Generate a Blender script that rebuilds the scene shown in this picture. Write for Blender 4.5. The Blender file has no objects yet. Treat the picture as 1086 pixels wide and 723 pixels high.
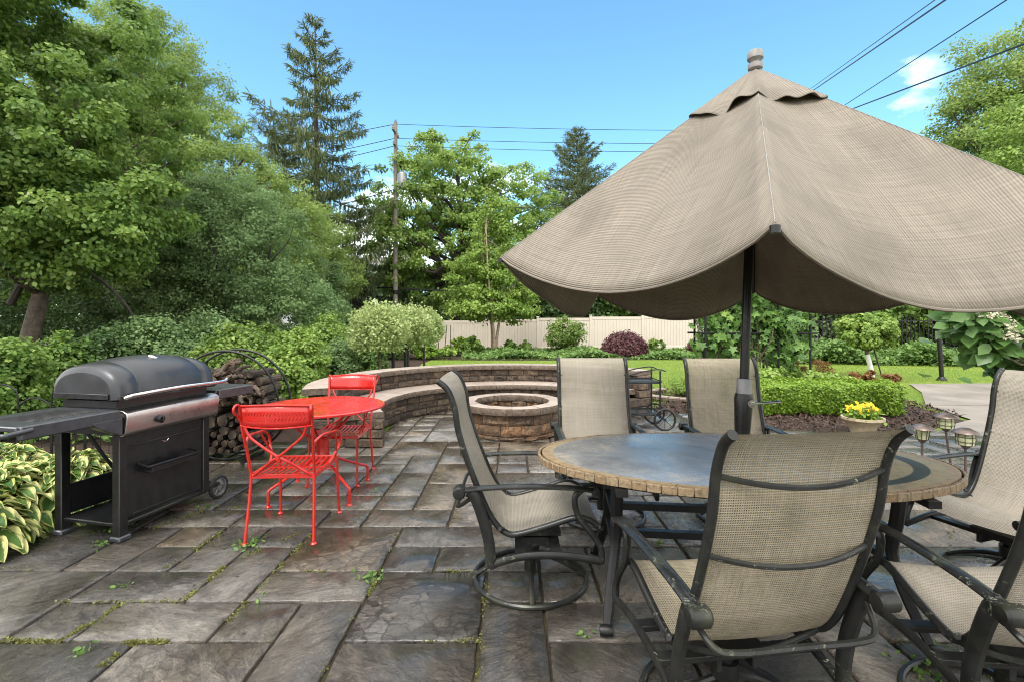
import bpy, math, random
import numpy as np
from mathutils import Vector, Matrix
random.seed(7); rng = np.random.default_rng(11)
PI = math.pi
sc = bpy.context.scene
COL = sc.collection
F, CX, HY, H = 512.0, 543.0, 343.0, 1.4

def W(px, py, Y):            # world point seen at a pixel of the survey photo, at depth Y
    return Vector(((px - CX) * Y / F, Y, H - (py - HY) * Y / F))
def G(px, py, z=0.0):        # world point on the plane z
    Y = (H - z) * F / (py - HY)
    return Vector(((px - CX) * Y / F, Y, z))

# ------------------------------------------------------------------ materials
MATS = {}
class NT:
    def __init__(s, name):
        m = bpy.data.materials.new(name); m.use_nodes = True
        s.m = m; s.t = m.node_tree; s.t.nodes.clear()
        s.out = s.t.nodes.new('ShaderNodeOutputMaterial')
        MATS[name] = m
    def n(s, typ, **kw):
        nd = s.t.nodes.new(typ)
        for k, v in kw.items():
            if k.startswith('i_'):
                key = k[2:]
                key = int(key) if key.isdigit() else key.replace('_', ' ')
                s.set(nd.inputs[key], v)
            else: setattr(nd, k, v)
        return nd
    def set(s, inp, v):
        if isinstance(v, bpy.types.NodeSocket): s.t.links.new(v, inp)
        elif isinstance(v, (tuple, list)) and len(v) == 3 and inp.type == 'RGBA': inp.default_value = (*v, 1)
        else: inp.default_value = v
    def coord(s, kind='Object', scale=None):
        c = s.n('ShaderNodeTexCoord').outputs[kind]
        if scale is not None:
            mp = s.n('ShaderNodeMapping', i_Vector=c); mp.inputs['Scale'].default_value = scale if isinstance(scale, tuple) else (scale,)*3
            c = mp.outputs[0]
        return c
    def noise(s, vec, scale, detail=4, rough=.55, dist=0, out='Fac'):
        nd = s.n('ShaderNodeTexNoise', i_Scale=scale, i_Detail=detail, i_Roughness=rough, i_Distortion=dist)
        if vec is not None: s.set(nd.inputs['Vector'], vec)
        return nd.outputs[out]
    def ramp(s, fac, stops, interp='LINEAR'):
        r = s.n('ShaderNodeValToRGB', i_Fac=fac); cr = r.color_ramp; cr.interpolation = interp
        while len(cr.elements) < len(stops): cr.elements.new(.5)
        for e, (p, c) in zip(cr.elements, stops):
            e.position = p; e.color = (*(c if isinstance(c, (tuple, list)) else (c,)*3), 1)
        return r.outputs['Color']
    def mix(s, fac, a, b, mode='MIX'):
        nd = s.n('ShaderNodeMix', data_type='RGBA', blend_type=mode)
        s.set(nd.inputs[0], fac); s.set(nd.inputs[6], a); s.set(nd.inputs[7], b)
        return nd.outputs[2]
    def math(s, op, a, b=0.0, c=0.0, clamp=False):
        nd = s.n('ShaderNodeMath', operation=op, use_clamp=clamp)
        s.set(nd.inputs[0], a); s.set(nd.inputs[1], b); s.set(nd.inputs[2], c)
        return nd.outputs[0]
    def bump(s, h, strength=.3, dist=.01, normal=None):
        nd = s.n('ShaderNodeBump', i_Strength=strength, i_Distance=dist, i_Height=h)
        if normal is not None: s.set(nd.inputs['Normal'], normal)
        return nd.outputs[0]
    def pr(s, color, rough=.5, metal=0.0, spec=.5, normal=None, coat=0.0, **kw):
        p = s.n('ShaderNodeBsdfPrincipled')
        s.set(p.inputs['Base Color'], color); s.set(p.inputs['Roughness'], rough); s.set(p.inputs['Metallic'], metal)
        s.set(p.inputs['Specular IOR Level'], spec)
        if normal is not None: s.set(p.inputs['Normal'], normal)
        if coat: s.set(p.inputs['Coat Weight'], coat); p.inputs['Coat Roughness'].default_value = .08
        for k, v in kw.items(): s.set(p.inputs[k.replace('_', ' ')], v)
        return p.outputs[0]
    def done(s, sh):
        s.t.links.new(sh, s.out.inputs['Surface']); return s.m

def m_simple(name, c, rough=.5, metal=0, nscale=20, var=.25, bump=.15, bd=.004, spec=.5, coat=0):
    t = NT(name); co = t.coord()
    f = t.noise(co, nscale, 5)
    d = tuple(x * (1 - var) for x in c); l = tuple(min(1, x * (1 + var)) for x in c)
    col = t.ramp(f, [(.3, d), (.7, l)])
    f2 = t.noise(co, nscale * 4, 3)
    r = t.math('MULTIPLY_ADD', f, .3, rough - .15)
    return t.done(t.pr(col, r, metal, spec, t.bump(f2, bump, bd), coat))

def m_leaf(name, dark, light, trans=.3, rough=.5, spec=.35, yellow=None):
    def _ds(c, k=.04):
        l = .3*c[0]+.6*c[1]+.1*c[2]; return tuple(v*(1-k)+l*k for v in c)
    if 'petal' not in name and 'red' not in name: dark, light, yellow = _ds(dark), _ds(light), (_ds(yellow) if yellow else None)
    t = NT(name)
    a = t.n('ShaderNodeAttribute', attribute_name='tone').outputs['Fac']
    g = t.n('ShaderNodeNewGeometry').outputs['Random Per Island']
    f = t.math('ADD', t.math('MULTIPLY', a, .6), t.math('MULTIPLY', g, .4))
    stops = [(.1, dark), (.85, light)]
    if yellow: stops.append((.97, yellow))
    col = t.ramp(f, stops)
    p = t.pr(col, rough, 0, spec)
    tr = t.n('ShaderNodeBsdfTranslucent', i_Color=t.mix(.5, col, tuple(min(1, x * 1.6) for x in light)))
    mx = t.n('ShaderNodeMixShader', i_Fac=trans); t.set(mx.inputs[1], p); t.set(mx.inputs[2], tr.outputs[0])
    return t.done(mx.outputs[0])

# leaves
m_leaf('leaf_near', (.045,.115,.018), (.19,.29,.05), trans=.4, yellow=(.38,.45,.14))
m_leaf('leaf_locust', (.08,.15,.025), (.25,.34,.075), trans=.4, yellow=(.34,.42,.12))
m_leaf('leaf_grey', (.06,.125,.035), (.21,.31,.115), trans=.38)
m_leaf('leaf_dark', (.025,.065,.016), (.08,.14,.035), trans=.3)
m_leaf('leaf_maple', (.09,.18,.03), (.27,.38,.08), trans=.42)
m_leaf('leaf_birch', (.10,.19,.025), (.25,.36,.06), yellow=(.36,.44,.12))
m_leaf('leaf_spruce', (.05,.08,.028), (.16,.20,.075), trans=.3)
m_leaf('leaf_box', (.06,.14,.010), (.22,.34,.025), trans=.25, yellow=(.34,.46,.04))
m_leaf('leaf_shrub', (.055,.115,.016), (.18,.27,.04), yellow=(.30,.38,.08))
m_leaf('leaf_lime', (.12,.22,.03), (.27,.38,.07), yellow=(.38,.48,.11))
m_leaf('leaf_willow', (.17,.24,.06), (.42,.50,.20), trans=.3, yellow=(.66,.66,.42))
m_leaf('leaf_red', (.05,.022,.026), (.15,.06,.065), trans=.3, yellow=(.22,.11,.10))
m_leaf('leaf_rust', (.12,.07,.025), (.30,.15,.05))
m_leaf('leaf_cover', (.055,.125,.025), (.17,.28,.06), yellow=(.26,.36,.10))
m_leaf('leaf_vine', (.05,.12,.025), (.15,.28,.05), yellow=(.28,.40,.07))
m_leaf('leaf_hydrangea', (.05,.12,.03), (.13,.24,.06), rough=.35)
m_leaf('petal_cream', (.45,.42,.30), (.75,.70,.55))
m_leaf('petal_yellow', (.75,.42,.02), (.9,.62,.03))
m_leaf('moss_leaf', (.07,.07,.018), (.19,.20,.045))
m_leaf('grass_leaf', (.09,.17,.02), (.22,.33,.045), yellow=(.30,.40,.08))
m_simple('bark', (.10,.078,.058), .85, nscale=9, var=.5, bump=.8, bd=.03)
m_simple('bark_dark', (.045,.037,.03), .85, nscale=9, var=.5, bump=.8, bd=.03)
m_simple('log_bark', (.042,.030,.021), .9, nscale=9, var=.7, bump=1, bd=.03)
m_simple('branch_bark', (.06,.041,.027), .85, nscale=7, var=.7, bump=1, bd=.02)
m_simple('bark_birch', (.33,.24,.18), .8, nscale=14, var=.4, bump=.4, bd=.02)
m_simple('wood_pole', (.17,.15,.13), .85, nscale=6, var=.3, bump=.5, bd=.01)
m_simple('paint_white_trunk', (.75,.75,.72), .7, nscale=20, var=.1)
m_simple('black_iron', (.010,.010,.011), .45, .3, nscale=30, bump=.2, bd=.001)
m_simple('black_grill', (.012,.012,.013), .34, .2, nscale=18, var=.4, bump=.12, bd=.001)
m_simple('grill_lid', (.05,.052,.057), .36, .55, nscale=7, var=.22, bump=.05, bd=.001)
m_simple('grill_grey', (.05,.054,.062), .33, .3, nscale=25, var=.2, bump=.1, bd=.001)
m_simple('chrome', (.62,.61,.60), .22, 1, nscale=10, var=.1, bump=.02, bd=.001)
m_simple('rubber', (.02,.02,.02), .7, nscale=40)
m_simple('wheel_hub', (.20,.20,.21), .5, .4)
m_simple('umbrella_black', (.013,.013,.014), .32, .3, nscale=30, bump=.05, bd=.001)
m_simple('finial_grey', (.2,.19,.18), .6, nscale=30, var=.35)
m_simple('vinyl', (.52,.465,.385), .45, nscale=1.2, var=.05, bump=.03)
m_simple('concrete', (.20,.172,.145), .55, nscale=1.3, var=.25, bump=.3, bd=.01)
m_simple('terracotta', (.40,.33,.22), .7, nscale=20, var=.2)
m_simple('lamp_bronze', (.13,.10,.09), .4, .7, nscale=30)
m_simple('roof_white', (.6,.6,.6), .7)
m_simple('siding', (.7,.7,.7), .7, nscale=2, var=.08)
m_simple('siding_tan', (.34,.30,.25), .7, nscale=2, var=.08)
m_simple('shingle', (.16,.15,.15), .85, nscale=6, var=.3)
m_simple('glass_dark', (.03,.035,.04), .1)
m_simple('grey_can', (.3,.3,.31), .5, .5)

def _red():
    t = NT('red_paint'); co = t.coord()
    f = t.noise(co, 7, 4)
    col = t.ramp(f, [(.3, (.40,.011,.008)), (.7, (.52,.018,.011))])
    drops = t.n('ShaderNodeTexVoronoi', i_Scale=90, i_Vector=co).outputs['Distance']
    return t.done(t.pr(col, t.ramp(t.noise(co, 12, 3), [(.4,.16),(.62,.42)]), 0, .5, t.bump(drops, .12, .002), coat=.35))
_red()

def _frame():
    t = NT('chair_metal'); co = t.coord()
    f = t.noise(co, 9, 5, .6)
    base = t.ramp(f, [(.3, (.008,.008,.008)), (.7, (.021,.022,.021))])
    l = t.noise(co, 45, 6, .75, .8); zone = t.noise(co, 3.1, 2)
    lich = t.math('MULTIPLY', t.ramp(l, [(.585, 0.0), (.64, 1.0)]), t.ramp(zone, [(.46, 0.0), (.60, 1.0)]))
    col = t.mix(t.math('MULTIPLY', lich, .8), base, (.27,.29,.20))
    mossy = t.ramp(t.noise(co, 5.3, 4), [(.56, 0.0), (.72, .5)])
    col = t.mix(mossy, col, (.045,.05,.028))
    return t.done(t.pr(col, t.mix(lich, (.30,)*3, (.85,)*3), .0, .3, t.bump(l, .35, .0015)))
_frame()

def _weave(name, c1, c2, fu, fv, hole=.12, wash=None, trans=.12, stripes=0):
    t = NT(name); uv = t.coord('UV')
    sx = t.n('ShaderNodeSeparateXYZ', i_Vector=uv)
    su = t.math('SINE', t.math('MULTIPLY', sx.outputs[0], fu * 2 * PI)); sv = t.math('SINE', t.math('MULTIPLY', sx.outputs[1], fv * 2 * PI))
    au = t.math('MULTIPLY_ADD', su, .5, .5); av = t.math('MULTIPLY_ADD', sv, .5, .5)
    h = t.math('MAXIMUM', au, av) if not stripes else t.math('ADD', t.math('MULTIPLY', av if stripes > 0 else au, .90), t.math('MULTIPLY', au if stripes > 0 else av, .10))
    co = t.coord()
    # long threads of slightly different shades both ways
    mp = t.n('ShaderNodeMapping', i_Vector=uv); mp.inputs['Scale'].default_value = (3, 160, 1)
    mq = t.n('ShaderNodeMapping', i_Vector=uv); mq.inputs['Scale'].default_value = (160, 3, 1)
    th = t.math('ADD', t.noise(mp.outputs[0], 1, 2), t.noise(mq.outputs[0], 1, 2))
    shade = t.math('ADD', t.math('MULTIPLY', h, .55), t.math('MULTIPLY', t.math('SUBTRACT', th, .5), .75))
    col = t.mix(t.math('ADD', shade, 0, clamp=True), c1, c2)
    st = t.noise(co, 2.6, 5, .6)
    col = t.mix(t.ramp(st, [(.48, 0.0), (.75, .45)]), col, tuple(x * .62 for x in c1))
    if wash: col = t.mix(t.ramp(t.noise(co, 5, 5, .65), [(.5, 0.0), (.72, .5)]), col, wash)
    p = t.pr(col, .62, 0, .35, t.bump(h, .7, .0025))
    tr = t.n('ShaderNodeBsdfTranslucent', i_Color=col)
    mx = t.n('ShaderNodeMixShader', i_Fac=trans); t.set(mx.inputs[1], p); t.set(mx.inputs[2], tr.outputs[0])
    if hole:
        tp = t.n('ShaderNodeBsdfTransparent')
        m2 = t.n('ShaderNodeMixShader', i_Fac=t.ramp(h, [(.12, hole), (.3, 0.0)]))
        t.set(m2.inputs[1], mx.outputs[0]); t.set(m2.inputs[2], tp.outputs[0])
        return t.done(m2.outputs[0])
    return t.done(mx.outputs[0])
_weave('sling', (.15,.13,.10), (.37,.33,.27), 170, 130, hole=.75, wash=(.22,.20,.14))
_weave('sling_mossy', (.06,.05,.033), (.37,.32,.235), 140, 128, hole=.9, wash=(.12,.12,.07))
_weave('canopy_cloth', (.095,.082,.068), (.345,.298,.240), 60, 104, hole=0, wash=(.20,.175,.135), trans=.30, stripes=1)
_weave('canopy_cloth_cross', (.095,.082,.068), (.345,.298,.240), 104, 60, hole=0, wash=(.20,.175,.135), trans=.30, stripes=-1)

def _slate():
    t = NT('flagstone'); co = t.coord()
    isl = t.n('ShaderNodeNewGeometry').outputs['Random Per Island']
    tone = t.n('ShaderNodeAttribute', attribute_name='tone').outputs['Fac']
    flake = t.n('ShaderNodeAttribute', attribute_name='flake').outputs['Fac']
    off = t.n('ShaderNodeCombineXYZ', i_0=t.math('MULTIPLY', isl, 37.0), i_1=t.math('MULTIPLY', isl, 91.0), i_2=0.0)
    rot = t.n('ShaderNodeVectorRotate', rotation_type='Z_AXIS', i_Vector=co, i_Angle=t.math('MULTIPLY', isl, 40.0))
    v = t.n('ShaderNodeVectorMath', operation='ADD', i_0=rot.outputs[0], i_1=off.outputs[0]).outputs[0]
    str_ = t.n('ShaderNodeMapping', i_Vector=v); str_.inputs['Scale'].default_value = (1, 1.9, 1)
    sv = str_.outputs[0]
    big = t.noise(sv, 2.2, 6, .62, .6)
    cleft = t.noise(sv, 5.5, 8, .62, .9)
    fine = t.noise(co, 60, 5, .7)
    smp = t.n('ShaderNodeMapping', i_Vector=v); smp.inputs['Scale'].default_value = (1.8, 3.4, 1); streak = t.noise(smp.outputs[0], 7.0, 9, .75, .5)
    base = t.ramp(isl, [(0, (.050,.048,.047)), (.3, (.092,.088,.083)), (.5, (.066,.056,.046)), (.7, (.125,.118,.110)), (.85, (.078,.071,.063)), (1, (.16,.148,.132))])
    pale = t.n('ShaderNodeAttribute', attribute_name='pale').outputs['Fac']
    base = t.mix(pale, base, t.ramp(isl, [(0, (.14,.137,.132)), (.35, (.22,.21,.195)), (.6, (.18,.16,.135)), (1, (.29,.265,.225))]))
    tan = t.ramp(big, [(.3, (.065,.045,.026)), (.7, (.20,.15,.095))])
    col = t.mix(tone, base, tan)
    col = t.mix(t.ramp(big, [(.45, .0), (.8, .6)]), col, t.mix(.5, col, (.13,.105,.075)))
    col = t.mix(1.0, col, t.ramp(cleft, [(.25, (.50,)*3), (.5, (1,)*3), (.75, (1.35,)*3)]), 'MULTIPLY')
    col = t.mix(1.0, col, t.ramp(fine, [(.3, (.78,)*3), (.7, (1.18,)*3)]), 'MULTIPLY')
    col = t.mix(1.0, col, t.ramp(streak, [(.34, (.62,)*3), (.5, (1,)*3), (.66, (1.45,1.38,1.28))]), 'MULTIPLY')
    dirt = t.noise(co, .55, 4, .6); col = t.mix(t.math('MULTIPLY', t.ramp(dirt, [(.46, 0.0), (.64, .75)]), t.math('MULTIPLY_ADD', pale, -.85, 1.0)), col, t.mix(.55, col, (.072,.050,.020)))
    # pale scuffs and damp dark patches (stains with their own shape)
    sc1 = t.ramp(t.noise(co, 16, 8, .75, .6), [(.60, 0.0), (.68, .6)])
    col = t.mix(sc1, col, (.27,.25,.21))
    wet = t.noise(co, .75, 5, .6, .4)
    wetm = t.ramp(wet, [(.40, 0.0), (.52, 1.0)])
    col = t.mix(1.0, col, t.ramp(wetm, [(0, (1.15,)*3), (1, (.55,.53,.50))]), 'MULTIPLY')
    rg = t.noise(sv, 7, 6, .65)
    rough = t.math('MAXIMUM', t.math('ADD', t.math('MULTIPLY', wetm, -.20), t.math('MULTIPLY_ADD', rg, .50, .07)), .07)
    # broken slate flakes on some stones
    wv = t.n('ShaderNodeVectorMath', operation='ADD', i_0=co, i_1=t.n('ShaderNodeVectorMath', operation='SCALE', i_0=t.noise(co, 14, 5, .65, out='Color'), i_Scale=.09).outputs[0]).outputs[0]
    def plates(sc_):
        vo = t.n('ShaderNodeTexVoronoi', feature='F1', i_Scale=sc_, i_Vector=wv); cr = t.n('ShaderNodeSeparateColor', i_Color=vo.outputs['Color'])
        dl = t.n('ShaderNodeVectorMath', operation='SUBTRACT', i_0=wv, i_1=vo.outputs['Position']).outputs[0]; ds = t.n('ShaderNodeSeparateXYZ', i_Vector=dl)
        tilt = t.math('ADD', t.math('MULTIPLY', ds.outputs[0], t.math('SUBTRACT', cr.outputs[0], .5)), t.math('MULTIPLY', ds.outputs[1], t.math('SUBTRACT', cr.outputs[1], .5)))
        return t.math('ADD', t.math('MULTIPLY', tilt, 9.0), t.math('MULTIPLY', cr.outputs[2], .5)), cr.outputs[2]
    pl, plr = plates(13.0)
    edge = t.n('ShaderNodeTexVoronoi', feature='DISTANCE_TO_EDGE', i_Scale=13.0, i_Vector=wv).outputs['Distance']
    fmask = t.math('MULTIPLY', flake, t.ramp(t.noise(v, 2.4, 3), [(.38, 0.0), (.44, 1.0)]))
    crack = t.math('MULTIPLY', t.ramp(edge, [(.0, 1.0), (.05, .75), (.10, 0.0)]), fmask)
    col = t.mix(t.math('MULTIPLY', crack, .85), col, (.012,.010,.009))
    rough = t.math('MAXIMUM', t.math('SUBTRACT', rough, t.math('MULTIPLY', fmask, .18)), .08)
    col = t.mix(fmask, col, t.mix(1.0, col, t.ramp(plr, [(0, (.6,)*3), (1, (1.9,)*3)]), 'MULTIPLY'))
    fl = t.math('MULTIPLY', pl, t.math('MULTIPLY_ADD', fmask, .85, .10))
    stepn = t.math('MULTIPLY', t.math('FLOOR', t.math('MULTIPLY', cleft, 11)), .09)
    hgt = t.math('ADD', t.math('ADD', t.math('MULTIPLY', cleft, .8), t.math('MULTIPLY', stepn, 1.0)), t.math('ADD', t.math('ADD', t.math('MULTIPLY', fine, .22), t.math('MULTIPLY', streak, .55)), t.math('MULTIPLY', fl, 1.1)))
    nrm = t.bump(hgt, 1.0, .022)
    film = t.bump(t.math('ADD', t.math('MULTIPLY', cleft, .8), t.math('MULTIPLY', pl, .25)), .55, .012)
    p = t.n('ShaderNodeBsdfPrincipled'); t.set(p.inputs['Base Color'], col); t.set(p.inputs['Roughness'], t.math('ADD', rough, .1)); t.set(p.inputs['Specular IOR Level'], .4); t.set(p.inputs['Normal'], nrm)
    t.set(p.inputs['Coat Weight'], t.math('MULTIPLY', wetm, .85)); p.inputs['Coat Roughness'].default_value = .10; p.inputs['Coat IOR'].default_value = 1.4; t.set(p.inputs['Coat Normal'], film)
    return t.done(p.outputs[0])
_slate()

def _joint():
    t = NT('joint_soil'); co = t.coord()
    f = t.noise(co, 3.5, 5); g = t.noise(co, 45, 4, .7)
    col = t.mix(t.ramp(f, [(.55, 0.0), (.70, .6)]), (.026,.019,.012), (.06,.06,.018))
    col = t.mix(1.0, col, t.ramp(g, [(.3, (.5,)*3), (.7, (1.5,)*3)]), 'MULTIPLY')
    return t.done(t.pr(col, .9, 0, .3, t.bump(g, 1, .01)))
_joint()

def _block(name, stops, dark=.55):
    t = NT(name); co = t.coord()
    isl = t.n('ShaderNodeNewGeometry').outputs['Random Per Island']
    c = t.ramp(isl, stops)
    n1 = t.noise(co, 11, 8, .75, .4); n2 = t.noise(co, 55, 6, .75)
    c = t.mix(t.ramp(n1, [(.44, 0.0), (.56, .95)]), c, t.mix(.7, c, (.035,.026,.02)))
    c = t.mix(1.0, c, t.ramp(n2, [(.36, (dark*.6,)*3), (.52, (1,)*3), (.66, (1.7,)*3)]), 'MULTIPLY')
    h = t.math('ADD', t.math('MULTIPLY', n1, .6), t.math('MULTIPLY', n2, .4))
    return t.done(t.pr(c, t.ramp(n1, [(.3, .45), (.7, .85)]), 0, .4, t.bump(h, 1.0, .035)))
_block('wall_block', [(0, (.04,.027,.019)), (.3, (.145,.098,.064)), (.55, (.08,.058,.042)), (.8, (.17,.118,.075)), (1, (.05,.036,.028))])
_block('pit_block', [(0, (.16,.085,.042)), (.35, (.25,.135,.065)), (.6, (.13,.085,.052)), (.8, (.22,.14,.085)), (1, (.08,.052,.035))])
def _cap():
    t = NT('cap_stone'); co = t.coord()
    isl = t.n('ShaderNodeNewGeometry'); nz = t.n('ShaderNodeSeparateXYZ', i_Vector=isl.outputs['Normal']).outputs[2]
    c = t.ramp(isl.outputs['Random Per Island'], [(0, (.29,.235,.195)), (.5, (.35,.285,.24)), (1, (.26,.21,.175))])
    n1 = t.noise(co, 6, 6, .6); n2 = t.noise(co, 70, 4, .7)
    c = t.mix(1.0, c, t.ramp(n1, [(.3, (.75,)*3), (.7, (1.1,)*3)]), 'MULTIPLY')
    c = t.mix(1.0, c, t.ramp(n2, [(.3, (.82,)*3), (.7, (1.12,)*3)]), 'MULTIPLY')
    # split face of each cap is raw dark aggregate, the tread is dressed and pale
    c = t.mix(t.ramp(nz, [(.6, 1.0), (.9, 0.0)]), c, t.ramp(t.noise(co, 26, 5, .7), [(.35, (.04,.03,.024)), (.65, (.17,.125,.09))]))
    return t.done(t.pr(c, .62, 0, .4, t.bump(t.math('ADD', n1, n2), .5, .008)))
_cap()

def _lawn():
    t = NT('lawn'); co = t.coord()
    a = t.noise(co, .35, 3); b = t.noise(co, 9, 6, .7); c = t.noise(co, 55, 4, .8)
    col = t.ramp(b, [(.3, (.085,.145,.018)), (.7, (.20,.29,.04))])
    col = t.mix(t.ramp(a, [(.4, 0.0), (.65, .5)]), col, (.24,.29,.05))
    col = t.mix(1.0, col, t.ramp(c, [(.3, (.6,)*3), (.7, (1.35,)*3)]), 'MULTIPLY')
    return t.done(t.pr(col, .8, 0, .2, t.bump(t.math('ADD', b, c), 1, .03)))
_lawn()
def _mulch():
    t = NT('mulch'); co = t.coord()
    b = t.noise(co, 28, 6, .75, .5); c = t.noise(co, 5, 4)
    col = t.ramp(b, [(.32, (.012,.008,.006)), (.6, (.045,.026,.018)), (.75, (.09,.055,.036))])
    col = t.mix(t.ramp(c, [(.5, 0.0), (.7, .3)]), col, (.10,.06,.035))
    return t.done(t.pr(col, .85, 0, .3, t.bump(b, 1, .03)))
_mulch()
m_simple('earth', (.035,.035,.018), .9, nscale=4, var=.5, bump=1, bd=.03)
m_simple('chip', (.055,.031,.022), .85, nscale=12, var=.5)

def _log_end():
    t = NT('log_end'); co = t.coord()
    r = t.n('ShaderNodeTexWave', wave_type='RINGS', rings_direction='Y', i_Vector=co, i_Scale=22, i_Distortion=1.5).outputs['Fac']
    col = t.mix(t.ramp(t.noise(co, 7, 4), [(.35, 0.0), (.65, 1.0)]), (.022,.017,.013), (.12,.088,.062))
    col = t.mix(1.0, col, t.ramp(r, [(0, (.6,)*3), (1, (1.1,)*3)]), 'MULTIPLY')
    return t.done(t.pr(col, .85, 0, .2))
_log_end()

def _stainless():
    t = NT('stainless'); co = t.coord('Object', (2, 2, 160))
    f = t.noise(co, 1, 3)
    st = t.noise(t.coord(), 9, 5, .7)
    col = t.mix(t.ramp(st, [(.5, 0.0), (.75, .6)]), (.46,.42,.41), (.20,.14,.12))
    return t.done(t.pr(col, t.math('MULTIPLY_ADD', f, .2, .22), 1, .5, t.bump(f, .1, .001)))
_stainless()

def _hosta():
    t = NT('hosta_leaf'); uv = t.coord('UV'); s = t.n('ShaderNodeSeparateXYZ', i_Vector=uv)
    isl = t.n('ShaderNodeNewGeometry').outputs['Random Per Island']
    e = t.math('ABSOLUTE', t.math('SUBTRACT', s.outputs[0], .5))
    wob = t.noise(t.coord('Object', 1.0), 28, 4, .6)
    e = t.math('ADD', e, t.math('MULTIPLY', t.math('SUBTRACT', wob, .5), .30))
    e = t.math('ADD', e, t.math('MULTIPLY', t.math('SUBTRACT', isl, .5), .12))
    g = t.mix(isl, (.05,.13,.025), (.13,.24,.05)); cr = t.mix(isl, (.46,.50,.13), (.66,.64,.28))
    m = t.ramp(e, [(.27, 0.0), (.33, 1.0)])
    col = t.mix(m, g, cr)
    ribs = t.math('SINE', t.math('MULTIPLY', s.outputs[0], 60))
    p = t.pr(col, .42, 0, .4, t.bump(ribs, .35, .003))
    tr = t.n('ShaderNodeBsdfTranslucent', i_Color=col); mx = t.n('ShaderNodeMixShader', i_Fac=.22)
    t.set(mx.inputs[1], p); t.set(mx.inputs[2], tr.outputs[0]); return t.done(mx.outputs[0])
_hosta()

def _tabletop():
    t = NT('mosaic_top'); co = t.coord()
    s = t.n('ShaderNodeSeparateXYZ', i_Vector=co)
    x = t.math('DIVIDE', s.outputs[0], 1.0); y = t.math('DIVIDE', s.outputs[1], .55)
    e = t.math('SQRT', t.math('ADD', t.math('MULTIPLY', x, x), t.math('MULTIPLY', y, y)))
    n1 = t.noise(co, 5, 6, .65, .4); n2 = t.noise(co, 40, 5, .7); n3 = t.noise(co, 1.4, 3)
    tan = t.ramp(n1, [(.3, (.15,.12,.06)), (.5, (.29,.225,.12)), (.7, (.20,.19,.10))])
    slate = t.ramp(n1, [(.3, (.09,.085,.078)), (.55, (.20,.19,.175)), (.70, (.36,.29,.19))])
    # big slate slab set into the left two thirds, tan mosaic round it
    slab = t.math('MULTIPLY', t.ramp(e, [(.925, 1.0), (.93, 0.0)]), t.ramp(s.outputs[0], [(.40, 1.0), (.42, 0.0)]))
    slab = t.math('MULTIPLY', slab, 1.0)
    col = t.mix(slab, tan, slate)
    rr = t.ramp(e, [(0, 0), (.60, 0), (.605, 1), (.67, 1), (.675, 0), (.79, 0), (.795, 1), (.86, 1), (.865, 0)], 'LINEAR')
    right = t.ramp(s.outputs[0], [(.30, 0.0), (.34, 1.0)])
    col = t.mix(t.math('MULTIPLY', t.math('MULTIPLY', rr, right), .96), col, (.018,.026,.016))
    br = t.n('ShaderNodeTexVoronoi', feature='DISTANCE_TO_EDGE', i_Scale=7.0, i_Vector=co).outputs['Distance']
    gl = t.ramp(br, [(.0, 0.7), (.015, 1.0)])
    col = t.mix(t.math('SUBTRACT', 1.0, slab), col, t.mix(1.0, col, gl, 'MULTIPLY'))
    ang = t.math('ARCTAN2', y, x)
    tick = t.math('ABSOLUTE', t.math('SINE', t.math('MULTIPLY', ang, 22)))
    rim = t.ramp(e, [(.935, 0), (.94, 1)])
    rimc = t.mix(t.noise(co, 9, 3), (.19,.13,.07), (.33,.24,.135))
    rimc = t.mix(t.ramp(tick, [(.04, 1.0), (.09, 0.0)]), rimc, (.06,.045,.03))
    col = t.mix(rim, col, rimc)
    col = t.mix(1.0, col, t.ramp(n2, [(.3, (.75,)*3), (.7, (1.15,)*3)]), 'MULTIPLY')
    # film of rain water with dry islands
    wet = t.ramp(n3, [(.42, .24), (.68, .5)])
    rough = t.math('ADD', wet, t.math('MULTIPLY', t.ramp(n2, [(.5, 0), (.75, 1)]), .10))
    rough = t.math('ADD', rough, t.math('MULTIPLY', t.math('SUBTRACT', 1.0, slab), .30))
    return t.done(t.pr(col, rough, 0, t.math('MULTIPLY_ADD', slab, .15, .3), t.bump(t.math('ADD', t.math('MULTIPLY', n2, .4), n1), .30, .006), coat=.0))
_tabletop()
def _edge_tile():
    t = NT('edge_tile'); co = t.coord(); isl = t.n('ShaderNodeNewGeometry').outputs['Random Per Island']
    c = t.ramp(isl, [(0, (.19,.125,.065)), (.5, (.27,.195,.115)), (1, (.21,.165,.10))])
    n = t.noise(co, 60, 5, .7)
    c = t.mix(t.ramp(n, [(.45, 0.0), (.62, .8)]), c, (.10,.07,.045))
    return t.done(t.pr(c, .6, 0, .4, t.bump(n, .7, .004)))
_edge_tile()

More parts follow.
